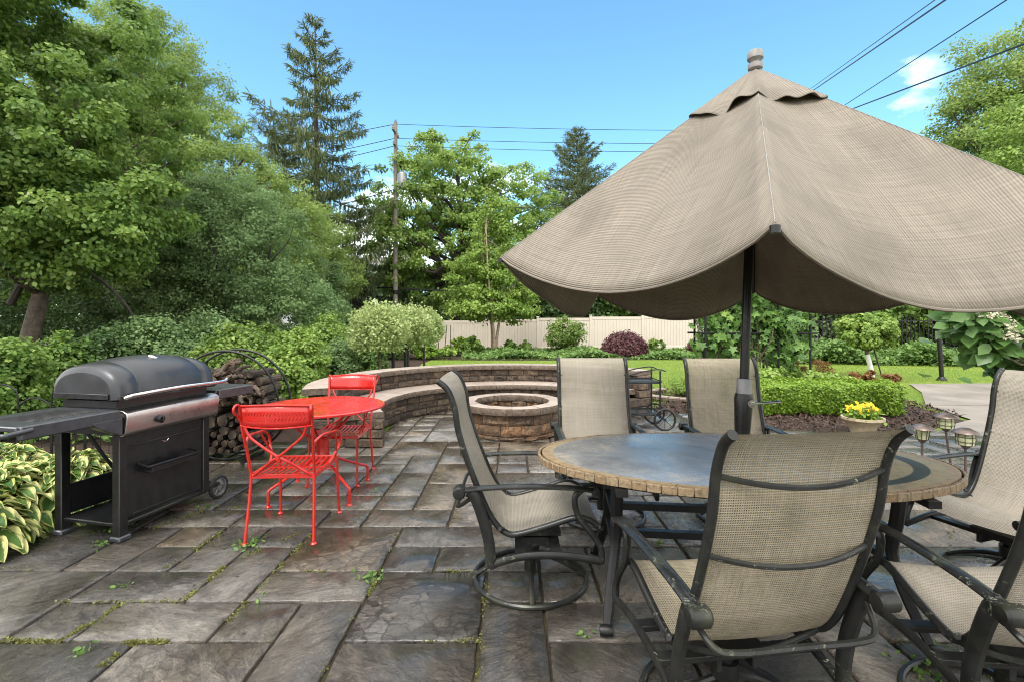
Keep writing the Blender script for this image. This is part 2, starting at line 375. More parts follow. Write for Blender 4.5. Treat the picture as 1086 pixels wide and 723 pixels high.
# ------------------------------------------------------------------ mesh tools
class MB:
    def __init__(s): s.v = []; s.f = []; s.uv = {}; s.mi = []; s.cur = 0
    def add(s, vs, fs):
        b = len(s.v); s.v += [tuple(p) for p in vs]; s.f += [tuple(b + i for i in f) for f in fs]; s.mi += [s.cur] * len(fs); return b
    def box(s, c, size, rz=0, M=None):
        sx, sy, sz = (d / 2 for d in size)
        R = M if M is not None else Matrix.Rotation(rz, 3, 'Z')
        vs = [Vector(c) + R @ Vector((x*sx, y*sy, z*sz)) for x in (-1,1) for y in (-1,1) for z in (-1,1)]
        s.add(vs, [(0,1,3,2),(4,6,7,5),(0,4,5,1),(2,3,7,6),(0,2,6,4),(1,5,7,3)]); return s
    def rbox(s, c, size, r=.008, rz=0, M=None):     # box with chamfered edges
        sx, sy, sz = (d / 2 for d in size); r = min(r, sx*.45, sy*.45, sz*.45)
        R = M if M is not None else Matrix.Rotation(rz, 3, 'Z'); vs = []; idx = {}
        for x in (-1,1):
            for y in (-1,1):
                for z in (-1,1):
                    for k in range(3):
                        p = [x*sx, y*sy, z*sz]
                        for j, (q, sg) in enumerate(((sx,x),(sy,y),(sz,z))):
                            if j != k: p[j] = sg*(q - r)
                        idx[(x,y,z,k)] = len(vs); vs.append(Vector(c) + R @ Vector(p))
        fs = []
        for k in range(3):
            o = [j for j in range(3) if j != k]
            for sg in (-1,1):
                q = []
                for a, b in ((-1,-1),(1,-1),(1,1),(-1,1)):
                    key = [0,0,0]; key[k] = sg; key[o[0]] = a; key[o[1]] = b; q.append(idx[(*key,k)])
                fs.append(tuple(q))
        for k in range(3):                                   # edges along axis k
            o = [j for j in range(3) if j != k]
            for a in (-1,1):
                for b in (-1,1):
                    q = []
                    for e in (-1,1):
                        key = [0,0,0]; key[k] = e; key[o[0]] = a; key[o[1]] = b
                        q.append((idx[(*key,o[0])], idx[(*key,o[1])]))
                    fs.append((q[0][0], q[0][1], q[1][1], q[1][0]))
        for x in (-1,1):
            for y in (-1,1):
                for z in (-1,1): fs.append((idx[(x,y,z,0)], idx[(x,y,z,1)], idx[(x,y,z,2)]))
        s.add(vs, fs); return s
    def tube(s, pts, r, n=8, flat=1.0, up=None, cap=True, closed=False):
        pts = [Vector(p) for p in pts]; m = len(pts); b = len(s.v); prev = None
        rs = r if isinstance(r, (list, tuple)) else [r]*m
        for i, p in enumerate(pts):
            if closed: d = pts[(i+1) % m] - pts[i-1]
            else: d = pts[min(i+1, m-1)] - pts[max(i-1, 0)]
            d.normalize()
            u = Vector(up) if up else (prev if prev else (Vector((0,0,1)) if abs(d.z) < .9 else Vector((1,0,0))))
            a = d.cross(u)
            if a.length < 1e-4: a = d.cross(Vector((0,1,0.01)))
            a.normalize(); c = a.cross(d).normalized(); prev = c
            for k in range(n):
                t = 2*PI*(k+.5)/n
                s.v.append(tuple(p + a*math.cos(t)*rs[i] + c*math.sin(t)*rs[i]*flat))
        for i in range(m if closed else m-1):
            j = (i+1) % m
            for k in range(n):
                s.f.append((b+i*n+k, b+i*n+(k+1)%n, b+j*n+(k+1)%n, b+j*n+k)); s.mi.append(s.cur)
        if cap and not closed:
            s.f.append(tuple(b+k for k in range(n))[::-1]); s.f.append(tuple(b+(m-1)*n+k for k in range(n))); s.mi += [s.cur]*2
        return s
    def lathe(s, prof, c=(0,0,0), n=20, axis='Z', cap=True):
        b = len(s.v); m = len(prof)
        for r, z in prof:
            for k in range(n):
                t = 2*PI*k/n; q = (r*math.cos(t), r*math.sin(t), z)
                if axis == 'Y': q = (q[0], q[2], q[1])
                if axis == 'X': q = (q[2], q[0], q[1])
                s.v.append((c[0]+q[0], c[1]+q[1], c[2]+q[2]))
        for i in range(m-1):
            for k in range(n): s.f.append((b+i*n+k, b+i*n+(k+1)%n, b+(i+1)*n+(k+1)%n, b+(i+1)*n+k)); s.mi.append(s.cur)
        if cap and prof[0][0] > 1e-5: s.f.append(tuple(b+k for k in range(n))[::-1]); s.mi.append(s.cur)
        if cap and prof[-1][0] > 1e-5: s.f.append(tuple(b+(m-1)*n+k for k in range(n))); s.mi.append(s.cur)
        return s
    def prism(s, poly, z0, z1):        # xy polygon
        n = len(poly)
        s.add([(x, y, z0) for x, y in poly] + [(x, y, z1) for x, y in poly],
              [tuple(range(n))[::-1], tuple(range(n, 2*n))] + [(i, (i+1)%n, n+(i+1)%n, n+i) for i in range(n)]); return s
    def xprism(s, poly, x0, x1):       # yz polygon swept along x
        n = len(poly)
        s.add([(x0, y, z) for y, z in poly] + [(x1, y, z) for y, z in poly],
              [tuple(range(n))[::-1], tuple(range(n, 2*n))] + [(i, (i+1)%n, n+(i+1)%n, n+i) for i in range(n)]); return s
    def build(s, name, mat, parent=None, smooth=True, sub=0, bevel=0):
        me = bpy.data.meshes.new(name); me.from_pydata(s.v, [], s.f)
        ms = mat if isinstance(mat, (list, tuple)) else [mat]
        for m in ms: me.materials.append(MATS[m])
        if len(ms) > 1: me.polygons.foreach_set('material_index', s.mi)
        o = bpy.data.objects.new(name, me); COL.objects.link(o)
        if parent is not None: o.parent = parent
        if smooth:
            me.shade_smooth() if hasattr(me, 'shade_smooth') else None
            try: me.set_sharp_from_angle(angle=math.radians(38))
            except Exception: pass
        if bevel:
            md = o.modifiers.new('b', 'BEVEL'); md.width = bevel; md.segments = 2; md.limit_method = 'ANGLE'
        if sub:
            md = o.modifiers.new('s', 'SUBSURF'); md.levels = md.render_levels = sub
        me.update()
        return o

def tag(o, label=None, cat=None, group=None, kind=None):
    if label: o['label'] = label
    if cat: o['category'] = cat
    if group: o['group'] = group
    if kind: o['kind'] = kind
    return o
def thing(name, label, cat, loc=(0,0,0), rz=0, group=None):
    o = bpy.data.objects.new(name, None); COL.objects.link(o); o.empty_display_size = .1
    o.location = loc; o.rotation_euler = (0, 0, rz)
    return tag(o, label, cat, group)
def dup(root, loc, rz, label, group=None):
    r = root.copy(); COL.objects.link(r); r.location = loc; r.rotation_euler = (0, 0, rz); r['label'] = label
    if group: r['group'] = group
    for ch in list(root.children):
        c = ch.copy(); COL.objects.link(c); c.parent = r
        for g in list(ch.children):
            d = g.copy(); COL.objects.link(d); d.parent = c
    return r

def np_mesh(name, V, loops, starts, mat, parent=None, tone=None, uv=None, flake=None, smooth=False):
    me = bpy.data.meshes.new(name)
    me.vertices.add(len(V)); me.vertices.foreach_set('co', np.ascontiguousarray(V, dtype=np.float32).ravel())
    me.loops.add(len(loops)); me.loops.foreach_set('vertex_index', np.ascontiguousarray(loops, dtype=np.int32))
    me.polygons.add(len(starts)); me.polygons.foreach_set('loop_start', np.ascontiguousarray(starts, dtype=np.int32))
    me.update(calc_edges=True); me.validate()
    for nm, arr in (('tone', tone), ('flake', flake)):
        if arr is not None:
            at = me.attributes.new(nm, 'FLOAT', 'POINT'); at.data.foreach_set('value', np.ascontiguousarray(arr, dtype=np.float32))
    if uv is not None:
        l = me.uv_layers.new(name='UVMap'); l.data.foreach_set('uv', np.ascontiguousarray(uv[loops], dtype=np.float32).ravel())
    if smooth: me.shade_smooth()
    me.materials.append(MATS[mat])
    o = bpy.data.objects.new(name, me); COL.objects.link(o)
    if parent is not None: o.parent = parent
    return o

TPL = {
 'diamond': ([(0,0,0),(.34,.45,.07),(0,1,0),(-.34,.45,.07)], [(0,1,2,3)]),
 'slim': ([(0,0,0),(.2,.35,.05),(.17,.7,.03),(0,1,-.05),(-.17,.7,.03),(-.2,.35,.05)], [(0,1,2,3,4,5)]),
 'oval': ([(0,0,0),(.28,.22,.05),(.34,.58,.06),(0,1,-.06),(-.34,.58,.06),(-.28,.22,.05)], [(0,1,2,3),(0,3,4,5)]),
 'needle': ([(0,0,0),(.10,.4,.0),(0,1,0),(-.10,.4,0)], [(0,1,2,3)]),
 'blade': ([(-.05,0,0),(.05,0,0),(.03,.6,.1),(0,1,.3)], [(0,1,2,3)]),
 'strip': ([(-.06,0,0),(.06,0,0),(.065,.55,.03),(0,1,-.08),(-.065,.55,.03)], [(0,1,2,3,4)]),
 'lobed': ([(0,0,0),(.42,-.08,.03),(.30,.25,.05),(.62,.50,-.02),(.25,.55,.05),(0,1.0,-.05),(-.25,.55,.05),(-.62,.50,-.02),(-.30,.25,.05),(-.42,-.08,.03)],
           [(0,1,2),(0,2,3,4),(0,4,5),(0,5,6),(0,6,7,8),(0,8,9)]),
 'chip': ([(-.2,0,0),(.2,0,0),(.18,1,.05),(-.18,1,.05)], [(0,1,2,3)]),
}
def unit(a): return a / (np.linalg.norm(a, axis=1, keepdims=True) + 1e-9)
def leaves(name, P, size, mat, parent=None, shape='diamond', N=None, D=None, tone=None, var=.35):
    n = len(P)
    if N is None: N = rng.normal(size=(n,3)) * .7 + np.array([0,0,.8])
    if D is None: D = rng.normal(size=(n,3)) + np.array([0,0,-.25])
    N = unit(N); D = D - N * np.sum(D*N, axis=1, keepdims=True); D = unit(D); X = np.cross(D, N)
    s = size * (1 + rng.uniform(-var, var, size=n))
    tv, tf = TPL[shape]; tv = np.array(tv, dtype=float); k = len(tv)
    V = P[:,None,:] + s[:,None,None] * (tv[None,:,0:1]*X[:,None,:] + tv[None,:,1:2]*D[:,None,:] + tv[None,:,2:3]*N[:,None,:])
    fl = np.concatenate([np.array(f) for f in tf]); ln = np.array([len(f) for f in tf])
    loops = (fl[None,:] + (np.arange(n)*k)[:,None]).ravel()
    st = np.concatenate([[0], np.cumsum(ln)[:-1]]); starts = (st[None,:] + (np.arange(n)*len(fl))[:,None]).ravel()
    if tone is None: tone = rng.random(n)
    return np_mesh(name, V.reshape(-1,3), loops, starts, mat, parent, tone=np.repeat(tone, k))

def clump_points(ells, nclump, per, cr, flat=.7, shell=.45):
    """clumps of leaves inside a union of ellipsoids; returns clump centres and leaf points, outward dirs, tone"""
    C = []
    w = np.array([e[1][0]*e[1][1]*e[1][2] for e in ells], dtype=float)**.67; w /= w.sum()
    for i in range(nclump):
        c, r = ells[rng.choice(len(ells), p=w)]
        d = unit(rng.normal(size=(1,3)))[0]; q = (shell + (1-shell)*rng.random()**.7)
        C.append((np.array(c) + d*np.array(r)*q, d))
    P = []; O = []; T = []
    for c, d in C:
        m = int(per * rng.uniform(.6, 1.4)); R = cr*rng.uniform(.65, 1.45)
        g = unit(rng.normal(size=(m,3))) * (rng.random((m,1))**.45) * R; g[:,2] *= flat
        P.append(c + g); O.append(np.tile(d, (m,1))*.6 + g/R); T.append(np.clip(rng.normal(.5,.22) + rng.normal(0,.12,m), 0, 1))
    return C, np.concatenate(P), np.concatenate(O), np.concatenate(T)

def limb(mb, a, b, r0, r1, wob=.12, n=7, sag=0):
    a = np.array(a, float); b = np.array(b, float); L = np.linalg.norm(b-a); pts = []
    o1 = rng.normal(size=3)*wob*L*.5; o2 = rng.normal(size=3)*wob*L*.35
    for i in range(n):
        t = i/(n-1); p = a+(b-a)*t + o1*math.sin(PI*t) + o2*math.sin(2*PI*t); p[2] -= sag*L*(t*t)
        pts.append(p)
    mb.tube(pts, [r0+(r1-r0)*(i/(n-1)) for i in range(n)], 6 if r0 < .06 else 9); return pts

def tree(name, label, cat, base, ht, ells, nclump, per, cr, leaf, size, bark='bark', tr=.15, trunk_to=.75, shape='diamond',
         flat=.7, shell=.4, group=None, lean=(0,0), nlimb=26, upb=.5, stems=1, droop=-.25, spread0=.0, limbk=.6):
    root = thing(name, label, cat, base, 0, group)
    mb = MB(); spines = []
    for s in range(stems):
        an = 2*PI*s/stems + .4; ox, oy = (math.cos(an), math.sin(an)) if stems > 1 else (0, 0)
        top = (lean[0] + ox*spread0, lean[1] + oy*spread0, ht*trunk_to); pts = []
        for i in range(9):
            t = i/8; wv = .02*ht*math.sin(3*t+s)
            pts.append((ox*tr*.9 + (top[0]-ox*tr*.9)*t**1.2 + wv, oy*tr*.9 + (top[1]-oy*tr*.9)*t**1.2 + wv*.5, top[2]*t))
        rr = tr/(stems**.5); mb.tube(pts, [rr*1.35] + [rr*(1-.8*i/8) for i in range(1,9)], 10); spines.append((pts, rr))
    C, P, O, T = clump_points(ells, nclump, per, cr, flat, shell)
    idx = rng.permutation(len(C))[:nlimb]
    for i in idx:
        c = C[i][0]; pts, rr = spines[rng.integers(len(spines))]
        k = min(8, max(3, int(8*min(1, max(.25, (c[2]/ (ht*trunk_to) - .25))))))
        limb(mb, pts[k], c, rr*(1-.8*k/8)*limbk, rr*.08, .12)
    mb.build('trunk', bark, root)
    N = O*.8 + rng.normal(size=P.shape)*.7 + np.array([0,0,upb])
    D = O*.6 + rng.normal(size=P.shape) + np.array([0,0,droop])
    leaves('crown', P, size, leaf, root, shape, N, D, T)
    return root

def bush(name, label, cat, loc, r, n, size, leaf, shape='diamond', group=None, stems=5, z0=.0, cr=.22, flat=.8, shell=.35, kind=None, upb=.6):
    root = thing(name, label, cat, loc, 0, group)
    nc = max(6, n//60)
    C, P, O, T = clump_points([((0,0,z0+r[2]), r)], nc, n/nc, cr*min(r), flat, shell)
    keep = P[:,2] > .01; P, O, T = P[keep], O[keep], T[keep]
    if stems:
        mb = MB()
        for i in range(stems):
            c = C[i % len(C)][0]; limb(mb, (rng.normal()*.05*r[0], rng.normal()*.05*r[1], 0), c, .018*max(r[2],.5)+.004, .004, .1, 5)
        mb.build('stem', 'bark_dark', root)
    leaves('foliage', P, size, leaf, root, shape, O + rng.normal(size=P.shape)*.6 + np.array([0,0,upb]), O*.6 + rng.normal(size=P.shape), T)
    return root
# ================================================================== camera, light, sky
cam = bpy.data.cameras.new('camera'); co = bpy.data.objects.new('camera', cam); COL.objects.link(co)
co.location = (0, 0, H); co.rotation_euler = (PI/2, 0, 0)
cam.sensor_width = 36; cam.lens = 36*F/1086; cam.shift_y = -(361.5-HY)/1086; cam.clip_start = .05; cam.clip_end = 3000
sc.camera = co
SUN_EL, SUN_AZ = math.radians(56), math.radians(205)     # azimuth clockwise from +Y: high, behind the camera, slightly left
wd = bpy.data.worlds.new('World'); sc.world = wd; wd.use_nodes = True; wt = wd.node_tree; wt.nodes.clear()
def wn(typ, **kw):
    nd = wt.nodes.new(typ)
    for k, v in kw.items(): setattr(nd, k, v)
    return nd
sky = wn('ShaderNodeTexSky', sky_type='NISHITA', sun_disc=False); sky.sun_elevation = SUN_EL; sky.sun_rotation = SUN_AZ
sky.air_density = 1.15; sky.dust_density = .35; sky.ozone_density = 2.2
tc = wn('ShaderNodeTexCoord'); mp = wn('ShaderNodeMapping'); mp.inputs['Scale'].default_value = (1, 1, 2.6)
wt.links.new(tc.outputs['Generated'], mp.inputs[0])
no = wn('ShaderNodeTexNoise'); no.inputs['Scale'].default_value = 2.1; no.inputs['Detail'].default_value = 9; no.inputs['Roughness'].default_value = .58; no.inputs['Distortion'].default_value = .25
wt.links.new(mp.outputs[0], no.inputs['Vector'])
sx = wn('ShaderNodeSeparateXYZ'); wt.links.new(tc.outputs['Generated'], sx.inputs[0])
low = wn('ShaderNodeMapRange'); low.inputs[1].default_value = .10; low.inputs[2].default_value = .50; low.inputs[3].default_value = .13; low.inputs[4].default_value = -.10
wt.links.new(sx.outputs[2], low.inputs[0])
ad0 = wn('ShaderNodeMath', operation='ADD'); wt.links.new(no.outputs['Fac'], ad0.inputs[0]); wt.links.new(low.outputs[0], ad0.inputs[1])
# cloud added out of view, behind the camera and overhead, for overcast white light
bk = wn('ShaderNodeMapRange'); bk.inputs[1].default_value = .70; bk.inputs[2].default_value = .25; bk.inputs[3].default_value = 0; bk.inputs[4].default_value = .42
wt.links.new(sx.outputs[1], bk.inputs[0])
ad = wn('ShaderNodeMath', operation='ADD'); wt.links.new(ad0.outputs[0], ad.inputs[0]); wt.links.new(bk.outputs[0], ad.inputs[1])
hi = wn('ShaderNodeMapRange'); hi.inputs[1].default_value = .57; hi.inputs[2].default_value = .72; hi.inputs[3].default_value = 0; hi.inputs[4].default_value = .42
wt.links.new(sx.outputs[2], hi.inputs[0]); ad1 = wn('ShaderNodeMath', operation='ADD'); wt.links.new(ad.outputs[0], ad1.inputs[0]); wt.links.new(hi.outputs[0], ad1.inputs[1]); ad = ad1
# one faint wisp of cloud low on the right
dd = wn('ShaderNodeVectorMath', operation='DISTANCE'); wt.links.new(tc.outputs['Generated'], dd.inputs[0]); dd.inputs[1].default_value = (.594, .712, .373)
wr_ = wn('ShaderNodeMapRange'); wr_.inputs[1].default_value = .0; wr_.inputs[2].default_value = .10; wr_.inputs[3].default_value = .17; wr_.inputs[4].default_value = 0
wt.links.new(dd.outputs['Value'], wr_.inputs[0]); ad2 = wn('ShaderNodeMath', operation='ADD'); wt.links.new(ad.outputs[0], ad2.inputs[0]); wt.links.new(wr_.outputs[0], ad2.inputs[1]); ad = ad2
rp = wn('ShaderNodeValToRGB'); rp.color_ramp.elements[0].position = .58; rp.color_ramp.elements[1].position = .74
wt.links.new(ad.outputs[0], rp.inputs[0])
mx = wn('ShaderNodeMix', data_type='RGBA'); wt.links.new(rp.outputs[0], mx.inputs[0]); tn = wn('ShaderNodeMix', data_type='RGBA', blend_type='MULTIPLY'); tn.inputs[0].default_value = 1; wt.links.new(sky.outputs[0], tn.inputs[6]); tn.inputs[7].default_value = (.84, 1.20, 1.30, 1)
wt.links.new(tn.outputs[2], mx.inputs[6]); mx.inputs[7].default_value = (10.5, 10.5, 10.3, 1)
bg = wn('ShaderNodeBackground'); bg.inputs[1].default_value = .12; wt.links.new(mx.outputs[2], bg.inputs[0])
wo = wn('ShaderNodeOutputWorld'); wt.links.new(bg.outputs[0], wo.inputs[0])
sl = bpy.data.lights.new('sun', 'SUN'); sl.energy = 1.8; sl.angle = math.radians(22); sl.color = (1, .955, .88)
so = bpy.data.objects.new('sun', sl); COL.objects.link(so)
sd = Vector((math.sin(SUN_AZ)*math.cos(SUN_EL), math.cos(SUN_AZ)*math.cos(SUN_EL), math.sin(SUN_EL)))
so.rotation_euler = sd.to_track_quat('Z', 'Y').to_euler()
sc.view_settings.view_transform = 'Standard'; sc.view_settings.look = 'None'; sc.view_settings.gamma = 1; sc.view_settings.exposure = 1.12
sc.cycles.max_bounces = 7; sc.cycles.diffuse_bounces = 4; sc.cycles.glossy_bounces = 3; sc.cycles.transmission_bounces = 4; sc.cycles.transparent_max_bounces = 8
sc.cycles.caustics_reflective = False; sc.cycles.caustics_refractive = False; sc.cycles.sample_clamp_indirect = 6
sc.cycles.use_denoising = True; sc.cycles.filter_width = 1.05; sc.cycles.use_adaptive_sampling = False

def sheet(name, poly, z, mat, kind='structure'):
    me = bpy.data.meshes.new(name); me.from_pydata([(x, y, z) for x, y in poly], [], [tuple(range(len(poly)))])
    me.materials.append(MATS[mat]); o = bpy.data.objects.new(name, me); COL.objects.link(o); o['kind'] = kind; return o

# ================================================================== ground
sheet('ground', [(-400,-60),(400,-60),(400,800),(-400,800)], -.06, 'earth')
sheet('lawn', [(-2.5,6.4),(-2.2,-9),(46,-9),(46,26),(-6,26),(-4.6,12)], -.03, 'lawn')
# patio slabs on a one-foot grid; the traced ones first, then filler stones
GS, X0, Y0 = .302, -.75, 2.13
def region(x, y):        # is this cell centre inside the patio
    if x < -3.35 or x > 5.9 or y < -2: return False
    if x > 2.9: return y < 6.35
    if x < -1.6 and y > 5.75: return False
    if math.hypot(x, y-6.33) < 1.9 and y > 5: return y < 8.1
    return y < 7.55
traced = {}
T = [(-1,0,-2,1),(0,2,-2,0),(2,3,-2,1),(3,5,0,1),(0,2,0,2),(-2,0,1,2),(-3,-2,1,3),(-2,0,2,4),(-3,-2,3,4),(-4,-3,2,4),(-4,-2,4,5),(-2,-1,4,5),
     (-1,1,4,5),(1,2,4,7),(0,2,3,4),(0,1,2,3),(1,3,2,3),(2,3,3,4),(-1,0,5,6),(0,1,5,7),(-3,-1,5,6),(-1,0,6,8),(0,2,7,9),(-1,0,8,10),(-2,-1,9,10),
     (-2,-1,7,9),(-2,0,10,12),(0,1,9,11),(-5,-4,0,1),(-4,-2,0,1),(-8,-5,0,2),(-5,-3,1,2),(-5,-4,2,3),(-6,-5,2,4),(-6,-3,-2,0),(-3,-1,-2,0),(-2,-1,0,1),
     (2,3,1,2),(3,4,1,2),(3,5,-2,0),(-2,-1,6,7),(-3,-2,6,8),(-1,1,12,14),(-2,-1,12,13)]
SP = {(-2,0,2,4): ('t',.35,.6), (0,2,0,2): ('f',0,1.0), (0,2,7,9): ('t',.75,.3), (-2,0,10,12): ('t',.8,.1), (0,1,5,7): ('t',.45,0), (-1,0,12,14): ('t',.5,0), (1,2,4,7): ('f',.2,.4), (-3,-1,-2,0): ('t',.15,.3)}
occ = {}; slabs = []
for a, b, c, d in T:
    if any((i,j) in occ for i in range(a,b) for j in range(c,d)): continue
    s = SP.get((a,b,c,d), ('', 0, rng.choice([0,0,0,.25]))); slabs.append((a,b,c,d,s[1],s[2]))
    for i in range(a,b):
        for j in range(c,d): occ[(i,j)] = 1
rs = random.Random(5)
for j in range(-14, 22):
    for i in range(-9, 23):
        if (i,j) in occ or not region(X0+GS*(i+.5), Y0+GS*(j+.5)): continue
        w, h = rs.choice([(1,1),(2,1),(1,2),(2,2),(3,1),(3,2),(2,3),(2,1),(2,2),(1,2)])
        ok = lambda w, h: all((i+a,j+b) not in occ and region(X0+GS*(i+a+.5), Y0+GS*(j+b+.5)) for a in range(w) for b in range(h))
        while not ok(w, h):
            if w > h: w -= 1
            else: h -= 1
            if w < 1 or h < 1: w = h = 1; break
        for a in range(w):
            for b in range(h): occ[(i+a,j+b)] = 1
        slabs.append((i,i+w,j,j+h, rs.choice([0,0,0,.1,.25,.5]), rs.choice([0,0,0,0,.3,.6])))
SV = []; SL = []; SS = []; ST = []; SF = []; SPL = []
for a, b, c, d, tn, fk in slabs:
    g = lambda: .0055 + rs.random()*.006
    x0, x1, y0, y1 = X0+GS*a+g(), X0+GS*b-g(), Y0+GS*c+g(), Y0+GS*d-g()
    # outline with slightly ragged edges
    pts = []
    def edge(p, q):
        n = max(3, int(math.dist(p, q)/.05))
        for k in range(n):
            t = k/n; w = (rs.random()-.5)*.007 if k else 0
            dx, dy = q[0]-p[0], q[1]-p[1]; L = math.hypot(dx, dy)
            pts.append((p[0]+dx*t - dy/L*w, p[1]+dy*t + dx/L*w))
    edge((x0,y0),(x1,y0)); edge((x1,y0),(x1,y1)); edge((x1,y1),(x0,y1)); edge((x0,y1),(x0,y0))
    cx, cy = (x0+x1)/2, (y0+y1)/2; z = rs.uniform(-.003,.003); tx, ty = rs.uniform(-.006,.006), rs.uniform(-.006,.006)
    zz = lambda x, y: z + tx*(x-cx) + ty*(y-cy)
    n = len(pts); base = len(SV)
    for (ins, dz) in ((0,-.035),(0,-.007),(.006,0)):
        for x, y in pts:
            L = math.hypot(x-cx, y-cy); k = 1 - ins/L
            X, Y = cx+(x-cx)*k, cy+(y-cy)*k; SV.append((X, Y, zz(X,Y)+dz))
    for r in (0,1):
        for k in range(n): SS.append(len(SL)); SL += [base+r*n+k, base+r*n+(k+1)%n, base+(r+1)*n+(k+1)%n, base+(r+1)*n+k]
    SS.append(len(SL)); SL += [base+2*n+k for k in range(n)]
    ST += [tn]*(3*n); SF += [fk]*(3*n); SPL += [min(1, max(0, (c-2.2)*.35))*(.45+.55*rs.random())*(1 if x0 > -2.1 else .25)]*(3*n)  # farther rows paler: lighter stone, with wet sky sheen put into the colour
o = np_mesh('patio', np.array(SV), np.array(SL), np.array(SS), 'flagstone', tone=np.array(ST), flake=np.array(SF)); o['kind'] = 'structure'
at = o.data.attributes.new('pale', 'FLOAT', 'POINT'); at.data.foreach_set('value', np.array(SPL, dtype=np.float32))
cells = [(X0+GS*(i+.5), Y0+GS*(j+.5)) for (i,j) in occ]
mb = MB(); h = GS/2
for x, y in cells: mb.add([(x-h,y-h,-.016),(x+h,y-h,-.016),(x+h,y+h,-.016),(x-h,y+h,-.016)], [(0,1,2,3)])
o = mb.build('patio_bed', 'joint_soil', smooth=False); o['kind'] = 'structure'

# moss and weeds in the joints
P = []; Tn = []
def strew(p, q, n, w=.0075):
    a, b = G(*p), G(*q)
    for k in range(int(n*.8)):
        t = rng.random(); P.append((a.x+(b.x-a.x)*t + rng.normal()*w, a.y+(b.y-a.y)*t + rng.normal()*w, -.008 + rng.random()*.012)); Tn.append(rng.random())
for p, q, n in [((62,680),(130,640),900),((0,678),(60,680),380),((130,681),(178,680),700),((108,706),(125,692),260),((196,636),(240,598),900),((172,604),(240,560),650),
                ((256,592),(322,562),500),((240,660),(335,560),800),((388,636),(402,606),420),((296,604),(345,606),240),((0,602),(60,604),200),((95,565),(150,540),280),
                ((508,720),(517,610),320),((455,678),(515,678),200),((340,716),(425,560),260),((60,637),(220,637),420),((236,540),(262,535),350),((160,560),(230,536),380),
                ((375,556),(480,450),160),((1000,600),(1010,560),120),((930,710),(990,640),160),((460,605),(516,604),160)]: strew(p, q, n)
P = np.array(P); P = P[np.sin(P[:,0]*23+P[:,1]*17)+np.sin(P[:,0]*9-P[:,1]*31) > -.55]; Tn = rng.random(len(P)); o = leaves('moss', P, .011, 'moss_leaf', None, 'oval', rng.normal(size=P.shape)*.8+np.array([0,0,.8]), None, Tn, .5); tag(o, 'yellow-green moss growing in the joints between the flagstones', 'moss', kind='stuff')
P = []
for px, py, n, s in [(266,577,60,.05),(218,538,22,.03),(132,556,18,.03),(120,562,26,.035),(105,578,26,.03),(146,548,20,.03),(395,612,40,.03),(40,569,14,.02),(280,634,10,.02),(400,522,8,.02),(87,690,12,.02),(128,622,12,.02),(160,536,16,.03),(700,577,14,.02),(975,712,40,.05),(1040,705,50,.06),(617,672,12,.02),(600,535,12,.02),(1000,650,10,.02)]:
    c = G(px, py)
    for k in range(n): P.append((c.x+rng.normal()*s, c.y+rng.normal()*s, abs(rng.normal())*.012))
P = np.array(P); o = leaves('weeds', P, .026, 'leaf_cover', None, 'oval', None, None, None, .4); tag(o, 'small green weeds sprouting between the patio stones', 'weeds', kind='stuff')
P = np.array([(rng.uniform(-3.2,5.5), rng.uniform(1.9,7), .004) for _ in range(420)])
o = leaves('leaf_litter', P, .018, 'chip', None, 'diamond', np.array([0,0,1.0])+rng.normal(size=P.shape)*.25, None, None, .6); tag(o, 'brown bits of leaf litter scattered on the wet patio', 'leaf litter', kind='stuff')

# mulch beds, garden soil, drive
sheet('mulch_bed', [(2.0,7.5),(2.95,7.45),(2.9,6.36),(4.2,6.36),(5.6,6.5),(6.6,7.0),(6.9,8.3),(7.6,9.6),(6.6,10.2),(4.6,10.8),(3.2,9.8),(2.6,8.4)], -.012, 'mulch')
sheet('garden_bed', [(-30,-3),(-3.30,-3),(-3.30,5.2),(-2.35,5.7),(-2.6,6.4),(-3.2,8.8),(-2.6,12),(-3.2,17),(-3,26.5),(-40,26.5)], -.02, 'mulch')
sheet('border_bed', [(-8,19.5),(0,18.6),(8,19.2),(12,17.6),(20,15.5),(30,15.5),(30,25),(-8,27)], -.018, 'mulch')
DR = [(5.55,6.1),(5.9,6.6),(6.75,7.1),(7.2,8.4),(8.4,9.9),(9.3,11.3),(13,11.5),(30,12.2),(30,4.5),(8,4.5),(5.95,4.9)]
mb = MB()
import itertools
sheet('driveway', DR, -.004, 'concrete')
# joints tooled across the slab as narrow strips of dark sealant
mb.box((15,8.35,-.002),(17,.025,.004)); mb.box((10.2,7.3,-.002),(.025,6,.004)); o = mb.build('driveway_joint', 'bark_dark', smooth=False); o['kind'] = 'structure'
P = np.column_stack([rng.uniform(2.0,7.6,9000), rng.uniform(6.3,10.5,9000), rng.uniform(-.01,.02,9000)])
ok = [(2.9 if y < 7.5 else 2.3) < x < 5.6+1.3*(min(1,(y-6.3)/1.2)) + (y-7)*.22 and not (y < 6.4) for x, y, z in P]
P = P[np.array(ok)]; o = leaves('mulch_chips', P, .045, 'chip', None, 'chip', np.array([0,0,.8])+rng.normal(size=P.shape)*.5); tag(o, 'loose brown bark chips covering the planting bed', 'mulch', kind='stuff')
